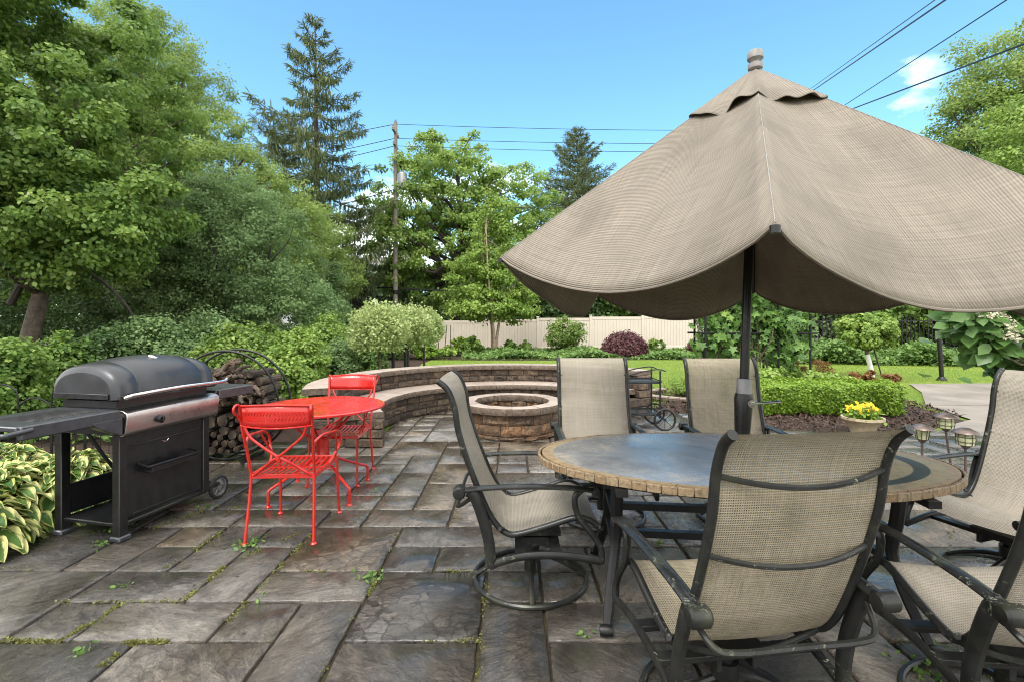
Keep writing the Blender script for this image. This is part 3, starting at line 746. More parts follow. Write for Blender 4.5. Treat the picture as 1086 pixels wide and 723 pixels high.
# grass blades, denser near the paving
n = 60000; y = 7.3 + 13*rng.random(n)**1.5; x = -3 + rng.random(n)*(y*1.1+4)
P = np.column_stack([x, y, np.full(n, -.03)])
inb = np.array([(not (2.0 < a < 7.7 and b < 10.6 and not (a < 3.2 and b > 8.6))) and (a < 8.6 or b > 11.6) and (math.hypot(a, b-6.33) > 2.6) and not (a > -1.7 and a < 2.2 and b < 7.7) for a, b, c in P])
def inpoly(x, y, poly):
    c = False
    for i in range(len(poly)):
        (x1, y1), (x2, y2) = poly[i-1], poly[i]
        if (y1 > y) != (y2 > y) and x < (x2-x1)*(y-y1)/(y2-y1)+x1: c = not c
    return c
inb &= np.array([not inpoly(a, b, DR) for a, b, c in P])
P = P[inb]; Dv = rng.normal(size=P.shape)*.35 + np.array([0,0,1.0]); Nv = rng.normal(size=P.shape)*np.array([1,1,.1])
o = leaves('grass', P, .055, 'grass_leaf', None, 'blade', Nv, Dv, None, .4); tag(o, 'short green lawn grass behind the patio', 'grass', kind='stuff')

# ================================================================== fire pit and curved seating wall
PC = (0.0, 6.33)
def arc_blocks(mb, r, a0, a1, z0, z1, blen, face=-1, depth=.09, rs=random.Random(3), rough=.018):
    """one course of split-faced blocks; face -1 looks to the centre, +1 outward"""
    L = abs(a1-a0)*r; a = a0
    while a < a1 - 1e-4:
        st = blen*rs.uniform(.7, 1.35)/r; b = min(a1, a+st)
        if a1 - b < blen*.4/r: b = a1
        jut = rs.uniform(-.006,.008); nu, nv = 5, 4; g = .0035
        V = []; 
        for i in range(nu+1):
            for j in range(nv+1):
                u, v = i/nu, j/nv; e = min(u,1-u,v*.8,(1-v)*.8); rd = -.012*(1-min(1,e/.16))**2
                out = rd + jut + (rs.uniform(-rough,rough) if 0 < i < nu and 0 < j < nv else 0)
                an = a + (b-a)*u + (g/r if i == 0 else -g/r if i == nu else 0); z = z0 + (z1-z0)*v + (g if j == 0 else -g if j == nv else 0)
                rr = r + face*out; V.append((PC[0]+rr*math.cos(an), PC[1]+rr*math.sin(an), z))
        n0 = len(V)
        for i in (0, nu):
            for j in (0, nv):
                an = a if i == 0 else b; z = z0 if j == 0 else z1; rr = r - face*depth
                V.append((PC[0]+rr*math.cos(an), PC[1]+rr*math.sin(an), z))
        Fs = [(i*(nv+1)+j, (i+1)*(nv+1)+j, (i+1)*(nv+1)+j+1, i*(nv+1)+j+1) for i in range(nu) for j in range(nv)]
        c = lambda i, j: i*(nv+1)+j
        Fs.append(tuple([c(i,0) for i in range(nu+1)] + [n0+2, n0])); Fs.append(tuple([c(i,nv) for i in range(nu+1)] + [n0+3, n0+1]))
        Fs.append(tuple([c(0,j) for j in range(nv+1)] + [n0+1, n0])); Fs.append(tuple([c(nu,j) for j in range(nv+1)] + [n0+3, n0+2]))
        mb.add(V, Fs); a = b
def arc_caps(mb, r0, r1, a0, a1, z0, z1, clen, rs=random.Random(8), ragged=(1,1)):
    n = max(1, round(abs(a1-a0)*(r0+r1)/2/clen))
    for k in range(n):
        b0, b1 = a0+(a1-a0)*k/n, a0+(a1-a0)*(k+1)/n; m = 5; V = []
        dz = rs.uniform(-.002,.002); g = .002/((r0+r1)/2)
        i0 = [r0 + (rs.uniform(-.008,.008) if ragged[0] else 0) for _ in range(m+1)]; i1 = [r1 + (rs.uniform(-.008,.008) if ragged[1] else 0) for _ in range(m+1)]
        for i in range(m+1):
            an = b0+(b1-b0)*i/m + (g if i == 0 else -g if i == m else 0)
            for rr, z in ((i0[i]+.006,z0),(i0[i]-.004,(z0+z1)/2+rs.uniform(-.01,.01)),(i0[i]+.008,z1+dz),(i1[i]-.008,z1+dz),(i1[i]+.004,(z0+z1)/2),(i1[i]-.006,z0)):
                V.append((PC[0]+rr*math.cos(an), PC[1]+rr*math.sin(an), z))
        Fs = [(i*6+j, i*6+(j+1)%6, (i+1)*6+(j+1)%6, (i+1)*6+j) for i in range(m) for j in range(6)] + [tuple(range(6)), tuple(m*6+j for j in range(6))]
        mb.add(V, Fs)
def straight_blocks(mb, p, q, z0, z1, blen, rs=random.Random(4), th=.1):
    p, q = Vector((*p,0)), Vector((*q,0)); d = (q-p); L = d.length; d.normalize(); a = 0; ang = math.atan2(d.y, d.x)
    while a < L-1e-4:
        b = min(L, a+blen*rs.uniform(.7,1.35))
        if L-b < blen*.4: b = L
        c = p+d*(a+b)/2; mb.rbox((c.x, c.y, (z0+z1)/2), (b-a-.005, th+rs.uniform(-.01,.01), z1-z0-.005), .012, ang); a = b

fp = thing('fire_pit', 'round stone fire pit with pale cap ring inside the curved seating wall', 'fire pit', (0,0,0))
mb = MB()
for k, (z0, z1) in enumerate([(0,.055),(.055,.185),(.185,.315)]): arc_blocks(mb, .615, k*.15, 2*PI+k*.15, z0, z1, .27, 1, .1)
for z0, z1 in [(0,.11),(.11,.215),(.215,.315)]: arc_blocks(mb, .49, .1, 2*PI+.1, z0, z1, .2, -1, .03)
mb.build('stone_ring', 'pit_block', fp)
mb = MB(); arc_caps(mb, .475, .675, 0, 2*PI, .318, .398, .30); mb.build('cap_ring', 'cap_stone', fp)
mb = MB(); mb.lathe([(0,.03),(.47,.03),(.47,.0)], (PC[0],PC[1],0), 32); mb.build('ash_bed', 'earth', fp, smooth=False)

sw = thing('seating_wall', 'curved stone seating wall of brown blocks with pale capped bench wrapping the fire pit', 'garden wall', (0,0,0))
A0, A1 = math.radians(30), math.radians(210)
def end_angle(r, y): return PI + math.asin((PC[1]-y)/r)
mb = MB()
for k, (z0, z1) in enumerate([(0,.10),(.10,.205),(.205,.315)]): arc_blocks(mb, 1.72, A0+.05+k*.06, end_angle(1.72,5.5), z0, z1, .24, -1)
mb.build('bench_blocks', 'wall_block', sw)
mb = MB(); arc_caps(mb, 1.66, 2.20, A0, end_angle(1.95,5.44), .318, .388, .33)
# squared-off front of the bench end so the cap finishes on a straight line
mb.build('bench_cap', 'cap_stone', sw)
mb = MB()
for k, (z0, z1) in enumerate([(.38,.485),(.485,.598)]): arc_blocks(mb, 2.21, A0+k*.05, end_angle(2.2,5.5), z0, z1, .23, -1)
mb.build('back_blocks', 'wall_block', sw)
mb = MB()
for k, (z0, z1) in enumerate([(0,.13),(.13,.26),(.26,.375),(.375,.485),(.485,.598)]): arc_blocks(mb, 2.47, A0+k*.05, end_angle(2.4,5.5), z0, z1, .26, 1)
mb.build('outer_blocks', 'wall_block', sw)
mb = MB(); arc_caps(mb, 2.16, 2.53, A0-.01, end_angle(2.36,5.43), .60, .672, .36); mb.build('wall_cap', 'cap_stone', sw)
mb = MB()
for k, (z0, z1) in enumerate([(0,.10),(.10,.205),(.205,.315)]): straight_blocks(mb, (-2.30,5.50), (-1.46,5.50), z0, z1, .22)
for k, (z0, z1) in enumerate([(.318,.45),(.45,.598)]): straight_blocks(mb, (-2.32,5.53), (-2.02,5.53), z0, z1, .2)
ex = lambda r: (PC[0]+r*math.cos(A0), PC[1]+r*math.sin(A0))
for k, (z0, z1) in enumerate([(0,.13),(.13,.26),(.26,.38),(.38,.485),(.485,.598)]): straight_blocks(mb, ex(1.75) if z1 < .32 else ex(2.2), ex(2.46), z0, z1, .2, th=.16)
mb.build('end_blocks', 'wall_block', sw)

# ================================================================== fence, pole, wires, shed
vf = thing('vinyl_fence', 'long cream vinyl privacy fence running behind the back garden border', 'fence')
fence_pts = [(-10.5,27.6,-.32),(-7.2,27.2,-.30),(-4.2,26.9,-.25),(-1.4,26.6,-.2),(1.4,26.2,-.12),(4.2,25.8,-.05),(6.9,25.5,0),(9.7,25.1,.05),(12.4,24.8,.05)]
for k in range(len(fence_pts)-1):
    a, b = Vector(fence_pts[k]), Vector(fence_pts[k+1]); c = (a+b)/2; L = (b-a).length; rz = math.atan2(b.y-a.y, b.x-a.x)
    mb = MB(); nb = 18; bw = (L-.12)/nb
    for i in range(nb):
        t = (.06+bw*(i+.5))/L; p = a+(b-a)*t; mb.rbox((p.x, p.y, c.z+.92), (bw-.004, .03, 1.45), .006, rz)
    mb.build('panel', 'vinyl', vf, smooth=False)
    for z_ in (1.70,.14): MB().rbox((c.x,c.y,c.z+z_),(L-.13,.06,.14),.01,rz).build('rail', 'vinyl', vf, smooth=False)
for p in fence_pts:
    mb = MB(); mb.rbox((p[0],p[1],p[2]+.92),(.13,.13,1.84),.01); mb.rbox((p[0],p[1],p[2]+1.87),(.16,.16,.05),.015); mb.build('post', 'vinyl', vf, smooth=False)
# three thin garden stakes leaning by the fence
for k, (px, lx) in enumerate([(478,.0),(466,-.1),(471,.12)]):
    mb = MB(); p = G(px, 378); mb.tube([(0,0,0),(lx,0,1.35)], .018, 6)
    o = mb.build('garden_stake', 'bark_dark'); o.location = (p.x, p.y, -.02); tag(o, ['tallest dark garden stake standing by the cream fence','dark stake leaning left by the cream fence','dark stake leaning right by the cream fence'][k], 'stake', 'stakes by the fence')

def utility_pole(label, x, y, hgt, r, arm=True):
    up = thing('utility_pole', label, 'utility pole', (x,y,0))
    MB().tube([(0,0,-.1),(0,0,hgt)], [r,r*.72], 12).build('pole', 'wood_pole', up)
    if arm:
        mb = MB(); mb.box((0,0,hgt-.7),(.12,1.5,.1)); mb.box((0,0,hgt-1.5),(.12,1.0,.1)); mb.build('crossarm', 'wood_pole', up)
        for dz, dy in ((-.6,-.65),(-.6,.65),(-1.4,-.4),(0.05,0)):
            MB().lathe([(.04,0),(.07,.05),(.04,.1),(.06,.15),(.0,.2)], (0,dy,hgt+dz-.02), 10).build('insulator', 'grey_can', up)
        t = MB().lathe([(0,0),(.26,.02),(.27,.1),(.27,.9),(.24,1.0),(.0,1.05)], (r+.3,-.1,hgt-4.2), 16).build('transformer', 'grey_can', up)
        MB().lathe([(.05,0),(.05,.2),(.0,.24)], (r+.3,-.1,hgt-3.16), 8).build('bushing', 'finial_grey', t)
        mb = MB(); mb.lathe([(r*1.05,0),(r*1.05,.25)], (0,0,hgt-10.7), 12); mb.box((.2,-.1,hgt-10.6),(.3,.1,.12)); mb.build('clamp', 'black_iron', up)
    return up
PX, PY_ = W(419.5, 343, 30).x, 30
utility_pole('weathered wooden utility pole with grey transformer rising above the trees', PX, PY_, 13.9, .155)
P2 = W(800, 138, 30); utility_pole('wooden utility pole standing behind the beige umbrella', P2.x, 30, 13.6, .18, False)
def wire(label, pts, r):
    P = [Vector(p) for p in pts]; a = P[0]
    mb = MB(); mb.tube([p-a for p in P], r, 5, cap=False); o = mb.build('overhead_wire', 'black_iron'); o.location = a
    tag(o, label, 'cable', 'overhead utility wires')
def span(p, q, sag, n=14): return [Vector(p)*(1-i/n)+Vector(q)*(i/n)-Vector((0,0,sag*4*(i/n)*(1-i/n))) for i in range(n+1)]
for k, (y0, y1) in enumerate([(134.0,137.5),(149.5,151.5),(156.5,160.5)]):
    wire(['uppermost wire running right from the wooden pole across blue sky','middle wire running right from the wooden pole across blue sky','lowest of three wires running right from the wooden pole across sky'][k],
         span(W(420, [132,147,155][k], 30), W(800, y1+1, 30), .12), .016)
    wire(['uppermost wire running left from the wooden pole to the spruce','middle wire running left from the wooden pole to the spruce','lowest of three wires running left from the wooden pole to the spruce'][k],
         span(W(419, [132,147,155][k], 30), W(150, [168,192,205][k], 34), .3), .022)
wire('drooping service cable sagging right from the transformer through the maple', span(W(424, 200, 30), W(800, 175, 30), 1.9), .025)
wire('thick bundled cable low on the wooden pole behind the willow trees', span(W(420, 306, 30), W(800, 312, 30), .2), .05)
wire('thick bundled cable low on the pole running left behind the spruce', span(W(419, 305, 30), W(150, 300, 34), .2), .05)
wire('cable running left from halfway up the pole over the spruce', span(W(419, 201, 30), W(200, 240, 34), .5), .03)
def over(label, a, b, r, Yn=7.0):
    p0 = W(800, a, 30); p1 = W(b[0], b[1], Yn); d = (p1-p0); wire(label, [p0 + d*t for t in (0,.25,.5,.75,1,1.12)], r)
over('thin upper wire crossing the sky above the umbrella top', 137, (992,0), .008)
over('thick cable crossing the sky beside the thin upper wire', 139, (1003,0), .014)
over('single thin wire crossing the sky right of the umbrella top', 174, (1068,0), .010)
over('thick twisted cable low over the right side of the umbrella', 155, (1086,47), .017)

sh = thing('garden_shed', 'small garden shed with white gable trim peeking above the left shrubs', 'shed', (W(298,343,17).x, 17, 0))
MB().prism([(-.9,-1),(.9,-1),(.9,1),(-.9,1)], 0, 1.5).build('wall', 'siding_tan', sh, smooth=False)
mb = MB(); mb.add([(-.9,-1.01,1.5),(.9,-1.01,1.5),(0,-1.01,2.1)],[(0,1,2)]); mb.build('gable', 'siding_tan', sh, smooth=False)
mb = MB(); 
for sx_ in (-1,1): mb.add([(0,-1.25,2.24),(sx_*1.2,-1.25,1.48),(sx_*1.2,1.2,1.48),(0,1.2,2.24),(0,-1.25,2.12),(sx_*1.2,-1.25,1.36),(sx_*1.2,1.2,1.36),(0,1.2,2.12)], [(0,1,2,3),(4,5,6,7),(0,1,5,4),(1,2,6,5),(2,3,7,6)])
mb.build('roof', 'roof_white', sh, smooth=False)
MB().box((0,-1.02,.8),(.7,.04,1.4)).build('door', 'siding', sh, smooth=False)
sh.scale = (.52,.52,.83)
hs = thing('neighbour_house', 'white house with grey roof mostly hidden behind the tall spruce', 'house', (-19.0, 60, 0))
MB().prism([(-6,-4),(6,-4),(6,4),(-6,4)], 0, 7).build('wall', 'siding', hs, smooth=False)
mb = MB(); mb.xprism([(-4.6,6.8),(0,9.6),(4.6,6.8),(4.6,6.6),(0,9.3),(-4.6,6.6)], -6.4, 6.4); mb.build('roof', 'shingle', hs, smooth=False)
for x in (-4,-1.4,1.4,4):
    for z in (2,5.2):
        w_ = MB().box((x,-4.03,z),(1.2,.06,1.5)).build('window', 'siding', hs, smooth=False); MB().box((x,-4.07,z),(1.0,.04,1.3)).build('pane', 'glass_dark', w_, smooth=False)

# dark iron fence at the back right
jf = thing('iron_fence', 'black iron picket fence half hidden by shrubs at the back right', 'fence', (0,0,0))
mb = MB(); a, b = Vector((9,20.5,0)), Vector((24,18.0,0))
for i in range(100):
    p = a+(b-a)*i/99; mb.box((p.x,p.y,.85),(.025,.025,1.7))
mb.build('pickets', 'black_iron', jf, smooth=False)
rz = math.atan2(b.y-a.y,b.x-a.x); c=(a+b)/2
for z in (.2,1.5): MB().box((c.x,c.y,z),((b-a).length,.035,.04),rz).build('rail', 'black_iron', jf, smooth=False)
p = G(999, 402); mp_ = thing('metal_post', 'dark leaning metal post standing on the lawn behind the lamps', 'post', (p.x,p.y,-.03))
MB().tube([(0,0,0),(-.17,0,2.6)], .05, 10).build('shaft', 'black_iron', mp_); MB().lathe([(.11,0),(.11,.03),(.06,.1)], (0,0,0), 12).build('foot', 'black_iron', mp_)
# ================================================================== sling chairs
def smoothpath(pts, n=4):
    P = [Vector(p) for p in pts]; out = []
    for i in range(len(P)-1):
        p0, p1, p2, p3 = P[max(i-1,0)], P[i], P[i+1], P[min(i+2,len(P)-1)]
        for k in range(n):
            t = k/n; out.append(.5*((2*p1)+(p2-p0)*t+(2*p0-5*p1+4*p2-p3)*t*t+(3*p1-p0-3*p2+p3)*t**3))
    out.append(P[-1]); return out
PROF = [(-.465,1.115),(-.42,1.075),(-.385,.99),(-.365,.87),(-.315,.71),(-.24,.52),(-.185,.42),(-.13,.37),(-.07,.362),(.07,.40),(.21,.443),(.285,.43),(.345,.385)]
def sling_surface(name, prof, hw, mat, parent, bow=.012, nx=12):
    pr = smoothpath([(0,y,z) for y, z in prof], 4); V = []; UV = []; L = [0]
    for i in range(1, len(pr)): L.append(L[-1]+(pr[i]-pr[i-1]).length)
    for i, p in enumerate(pr):
        for j in range(nx+1):
            u = -1+2*j/nx; d = bow*(1-u*u); t = (pr[min(i+1,len(pr)-1)]-pr[max(i-1,0)]).normalized(); nrm = Vector((0,t.z,-t.y))
            q = p - nrm*d if p.z > .45 else p - Vector((0,0,d*1.3))
            q = p + Vector((0,-d,0)) if p.z > .45 else p - Vector((0,0,d*1.3))
            V.append((u*hw, q.y, q.z)); UV.append((j/nx*hw*2, L[i]))
    Lp = []; S = []
    for i in range(len(pr)-1):
        for j in range(nx):
            a = i*(nx+1)+j; S.append(len(Lp)); Lp += [a, a+1, a+nx+2, a+nx+1]
    return np_mesh(name, np.array(V), np.array(Lp), np.array(S), mat, parent, uv=np.array(UV), smooth=True)
def make_chair(label, sling='sling'):
    t = thing('sling_chair', label, 'chair', (0,0,0), 0, 'sling chairs round the mosaic table')
    hw = .262
    s = sling_surface('sling', PROF, hw, sling, t)
    for sx_ in (-1,1):
        x = sx_*.275
        MB().tube(smoothpath([(x,y,z) for y, z in PROF], 5), .0155, 10).build('sling_rail', 'chair_metal', t)
        xa = sx_*.305
        a = MB(); a.tube(smoothpath([(xa,-.34,.588),(xa,-.2,.602),(xa,0,.606),(xa,.2,.60),(xa,.30,.588)],4), [.027]*17, 12, flat=.42, up=(0,0,1)); a.tube([(xa,-.3,.602),(xa,0,.6165),(xa,.27,.602)], .006, 6); ar = a.build('armrest', 'chair_metal', t)
        k = MB(); k.lathe([(0,-.036),(.024,-.034),(.031,-.026),(.031,.026),(.024,.034),(0,.036)], (xa+sx_*.006,-.355,.583), 16, 'X'); k.build('scroll', 'chair_metal', ar)
        q = MB(); q.lathe([(0,-.03),(.02,-.028),(.02,.028),(0,.03)], (xa,.305,.580), 12, 'X'); q.build('scroll', 'chair_metal', ar)
        MB().tube(smoothpath([(xa,.24,.592),(xa,.205,.55),(xa,.225,.46),(xa,.295,.37),(xa,.335,.30),(xa,.335,.235)],4), .0155, 8).build('front_support', 'chair_metal', t)
        MB().tube(smoothpath([(xa,-.315,.585),(xa,-.28,.555),(xa,-.235,.43),(xa,-.21,.32),(xa,-.205,.215)],4), .019, 8, flat=1.5).build('rear_support', 'chair_metal', t)
        MB().tube(smoothpath([(xa,.338,.243),(xa,.17,.268),(xa,0,.270),(xa,-.12,.25),(xa,-.21,.218)],4), .0135, 8, flat=1.4).build('side_bar', 'chair_metal', t)
        MB().tube([(xa,-.16,.40),(xa*.9,-.14,.385)], .011, 6).build('bracket', 'chair_metal', t); MB().tube([(xa,.235,.45),(xa*.9,.235,.44)], .011, 6).build('bracket', 'chair_metal', t)
    for z, y, dz in ((.985,-.383,-.028),(.74,-.325,-.028)):
        MB().tube([(-.27+.54*i/14, y-.045*(1-(2*i/14-1)**2)-.004, z+dz*(1-(2*i/14-1)**2)) for i in range(15)], .0085, 7).build('back_brace', 'chair_metal', t)
    MB().tube(smoothpath([(-.305,-.285,.56),(-.27,-.36,.50),(-.2,-.375,.485),(0,-.375,.485),(.2,-.375,.485),(.27,-.36,.50),(.305,-.285,.56)],4), .010, 7).build('back_loop', 'chair_metal', t)
    MB().tube([(-.27+.54*i/12, -.14+.02*(1-(2*i/12-1)**2), .372-.075*(1-(2*i/12-1)**2)) for i in range(13)], .011, 7).build('seat_brace', 'chair_metal', t)
    m = MB(); m.box((0,-.06,.262),(.62,.05,.022)); m.box((0,.12,.262),(.62,.05,.022)); m.box((0,.03,.285),(.2,.26,.02)); m.box((-.07,.03,.235),(.022,.22,.05)); m.box((.07,.03,.235),(.022,.22,.05)); m.build('swivel_plate', 'chair_metal', t, bevel=.003)
    m = MB(); m.lathe([(.032,.05),(.032,.24)], (0,0,0), 14); m.lathe([(.05,.14),(.05,.20)], (0,0,0), 14); m.build('swivel_post', 'chair_metal', t)
    m = MB(); m.tube([(.305*math.cos(2*PI*k/40), .305*math.sin(2*PI*k/40), .016) for k in range(40)], .0135, 8, closed=True); m.build('base_ring', 'chair_metal', t)
    m = MB()
    for k in range(4):
        an = PI/2*k; c_, s_ = math.cos(an), math.sin(an)
        m.tube(smoothpath([(c_*r, s_*r, z) for r, z in ((.02,.14),(.12,.115),(.22,.07),(.30,.022))],3), .013, 7)
    m.build('base_spokes', 'chair_metal', t)
    return t
ch = make_chair('nearest sling chair with its back to us, pushed to the round-ended table', 'sling_mossy')
ch.location = (.765, 1.737, 0); ch.rotation_euler = (0,0,math.radians(7.4))
cf = make_chair('sling chair seen from its side at the left end of the table, seat empty')
cf.location = (.10, 2.66, 0); cf.rotation_euler = (0,0,math.radians(-90))
dup(cf, (.655,3.53,0), PI, 'upright beige sling chair across the table, in front of the fire pit')
dup(ch, (1.66,3.48,0), math.radians(177), 'stained sling chair across the table directly behind the umbrella pole')
dup(cf, (1.745,1.68,0), math.radians(-5), 'sling chair at the lower right corner, cut off by the photo edge')
dup(cf, (2.70,2.61,0), math.radians(107.5), 'sling chair at the right end of the table beside the solar lamps')

ch.scale = (.94, 1, 1)

# ================================================================== mosaic table
TC, TR = (1.14, 2.47), math.radians(-6)
tb = thing('mosaic_table', 'oval stone mosaic dining table with wet slate top and black iron legs', 'table', (*TC,0), TR)
a_, b_ = 1.0, .545; N_ = 96
ring = lambda k, z: [(a_*k*math.cos(2*PI*i/N_), b_*(1-(1-k)*a_/b_)*math.sin(2*PI*i/N_), z) for i in range(N_)]
m = MB(); v = ring(.985,.722); v2 = ring(.985,.690); m.add(v+v2, [tuple(range(N_)), tuple(range(N_,2*N_))[::-1]] + [(i,(i+1)%N_,N_+(i+1)%N_,N_+i) for i in range(N_)])
m.build('table_top', 'mosaic_top', tb, smooth=False)
m = MB(); r2 = random.Random(2); n = 92
for i in range(n):
    t = 2*PI*(i+.5)/n; x, y = a_*math.cos(t), b_*math.sin(t); tx, ty = -a_*math.sin(t), b_*math.cos(t); L = math.hypot(tx,ty)
    m.rbox((x*1.0, y*1.0, .703+r2.uniform(-.002,.002)), (L*2*PI/n-.0025, .014, .036), .003, math.atan2(ty,tx))
m.build('edge_tiles', 'edge_tile', tb)
m = MB(); 
for k in (.93,): m.tube([(a_*k*math.cos(2*PI*i/48), (b_-.07)*math.sin(2*PI*i/48), .672) for i in range(48)], .014, 6, closed=True)
for x in (-.62,.62): m.box((x,0,.668),(.05,.92,.03))
m.build('under_frame', 'black_iron', tb)
for x in (-.62,.62):
    for y in (-1,1):
        m = MB(); m.tube(smoothpath([(x,y*.26,.66),(x,y*.235,.52),(x,y*.20,.36),(x*1.04,y*.25,.20),(x*1.08,y*.345,.06),(x*1.09,y*.365,.022)],4), [.026]*8+[.022]*8+[.018]*5, 8, flat=1.15)
        lg = m.build('leg', 'black_iron', tb)
        MB().lathe([(0,-.03),(.022,-.028),(.026,0),(.022,.028),(0,.03)], (x*1.10,y*.385,.03), 12, 'X').build('foot', 'black_iron', lg)
m = MB()
for z in (.45,.31): m.box((0,0,z),(1.24,.035,.035)); 
for x in (-.62,.62):
    for z in (.45,.31): m.box((x,0,z),(.032,.42,.032))
m.build('stretcher', 'black_iron', tb, smooth=False)

# ================================================================== umbrella
ub = thing('patio_umbrella', 'large beige woven patio umbrella with drooping edges through the table centre', 'umbrella', (1.175,2.47,0))
O = Vector((1.175,2.47,0)); ax = lambda z: Vector((.036*(z-.75), 0, z))
MB().tube([ax(.05), ax(1.08)], .019, 14).build('lower_pole', 'umbrella_black', ub)
MB().tube([ax(1.08), ax(2.70)], .0225, 14).build('upper_pole', 'umbrella_black', ub)
m = MB(); c = ax(.94); m.tube([ax(.83),ax(.90),ax(1.02),ax(1.045)], [.036,.040,.046,.040], 16); cr = m.build('crank_housing', 'umbrella_black', ub)
m = MB(); m.tube([ax(1.045),ax(1.12)], .036, 16); m.build('collar', 'grey_can', ub)
m = MB(); m.lathe([(0,-.05),(.02,-.05),(.022,.0),(.012,.004)], (c.x+.02,c.y,c.z+.06), 14, 'Y'); m.tube([c+Vector((.02,-.052,.06)), c+Vector((.06,-.065,.065)), c+Vector((.155,-.065,.072))], [.007,.006,.008], 8); m.build('crank_handle', 'chrome', cr)
MB().lathe([(0,.09),(.05,.085),(.06,.06),(.24,.05),(.26,.03),(.26,0),(0,0)], (0,0,.0), 28).build('base_weight', 'umbrella_black', ub)
tp = ax(2.69)
MB().lathe([(.026,0),(.035,.01),(.035,.033),(.025,.040),(.027,.048),(.038,.060),(.038,.088),(.031,.101),(.0,.107)], (tp.x,tp.y,tp.z), 16).build('finial', 'finial_grey', ub)
APX = O + ax(2.69)
CR = [W(531,273,2.46), W(822,237,1.27), Vector((1.94,1.36,1.615)), Vector((2.54,2.52,1.70)), Vector((1.83,3.66,1.655)), Vector((.62,3.62,1.64))]
VENT = .27
def gore(mbv, ca, cb, s0, s1, sag, apx, n=26, mlen=26, side=0, bulge=.0, ripple=.0, seed=0):
    V = []; UV = []; Lp = []; S = []
    rr = random.Random(seed); ph = [rr.uniform(0,6) for _ in range(4)]
    el = (cb-ca).length
    for i in range(n+1):
        s = s0+(s1-s0)*i/n
        for j in range(mlen+1):
            t = j/mlen; e = ca*(1-t)+cb*t; p = apx*(1-s)+e*s
            w = 4*t*(1-t)
            out = (e-apx); out.z = 0; out.normalize()
            sg = sag*(w**.8)*s**2.6
            p = p - Vector((0,0,sg)) - out*(.10*w*s**1.6*sag/.2)
            # soft folds fanning from the ribs, slack cloth
            f = math.sin(t*17+ph[0]+s*2)*.5+math.sin(t*29+ph[1]-s*3)*.3+math.sin(t*8+ph[2])*.6
            p += out*(.010*f*s*min(1,w*2)) + Vector((0,0,-.035*w*math.sin(PI*min(1,s))*1.0))
            if ripple: p += (Vector((0,0,1))+out*.6)*(ripple*(i/n)**2.2*(math.sin(t*2*PI*(1.1+.5*math.sin(ph[1]))+ph[3])+.45*math.sin(t*2*PI*2.7+ph[0]))*(w**.4)*(.5+.6*abs(math.sin(ph[2]))))
            V.append(p-O); UV.append(((t-.5)*el*s, s*1.55))
    for i in range(n):
        for j in range(mlen):
            a = i*(mlen+1)+j; S.append(len(Lp)); Lp += [a,a+1,a+mlen+2,a+mlen+1]
    return V, UV, Lp, S
SAG = [.175,.20,.23,.215,.22,.24]
def canopy(name, s0, s1, sags, apx, mat, par, ripple=0, zoff=0, per=None):
    for k in range(6):
        ca, cb = CR[k], CR[(k+1)%6]
        V, UV, Lp, S = gore(None, ca, cb, s0, s1, sags[k], apx, seed=k+7, ripple=ripple)
        V = np.array([(v.x,v.y,v.z+zoff) for v in V]); 
        o = np_mesh(name, V, np.array(Lp), np.array(S), mat if k % 2 == 0 else mat+'_cross', par, uv=np.array(UV), smooth=True)
        md = o.modifiers.new('t', 'SOLIDIFY'); md.thickness = .0035; md.offset = 0
canopy('canopy_panel', .18, 1.0, SAG, APX, 'canopy_cloth', ub)
canopy('vent_panel', 0.015, .262, [.0]*6, APX+Vector((0,0,.004)), 'canopy_cloth', ub, ripple=.020, zoff=.014)
# hems
m = MB()
for k in range(6):
    V, UV, Lp, S = gore(None, CR[k], CR[(k+1)%6], .18, 1.0, SAG[k], APX, seed=k+7)
    m.tube([v-Vector((0,0,.002)) for v in V[-27:]], .0055, 6)
m.build('hem', 'canopy_cloth', ub)
m = MB()
for k in range(6):
    V, UV, Lp, S = gore(None, CR[k], CR[(k+1)%6], .18, 1.0, SAG[k], APX, seed=k+7)
    MB().tube([V[i*27]+Vector((0,0,.003)) for i in range(27)], .0015, 5).build('seam', 'finial_grey', ub)
hub = O+ax(1.98)
MB().tube([ax(1.95),ax(2.02)], .045, 14).build('runner', 'umbrella_black', ub); MB().tube([ax(2.58),ax(2.64)], .045, 14).build('crown_hub', 'umbrella_black', ub)
for k in range(6):
    c = CR[k]; a = (APX-O)-Vector((0,0,.09)); e = c-O-Vector((0,0,.016))
    rb = MB().tube([a, a*(.5)+e*.5+Vector((0,0,.01)), e], .009, 7).build('rib', 'umbrella_black', ub)
    mid = a*.48+e*.52; MB().tube([hub-O, mid], .008, 7).build('strut', 'umbrella_black', rb)
    MB().lathe([(.0,-.012),(.014,-.01),(.014,.01),(0,.014)], tuple(e), 10).build('end_cap', 'umbrella_black', rb)

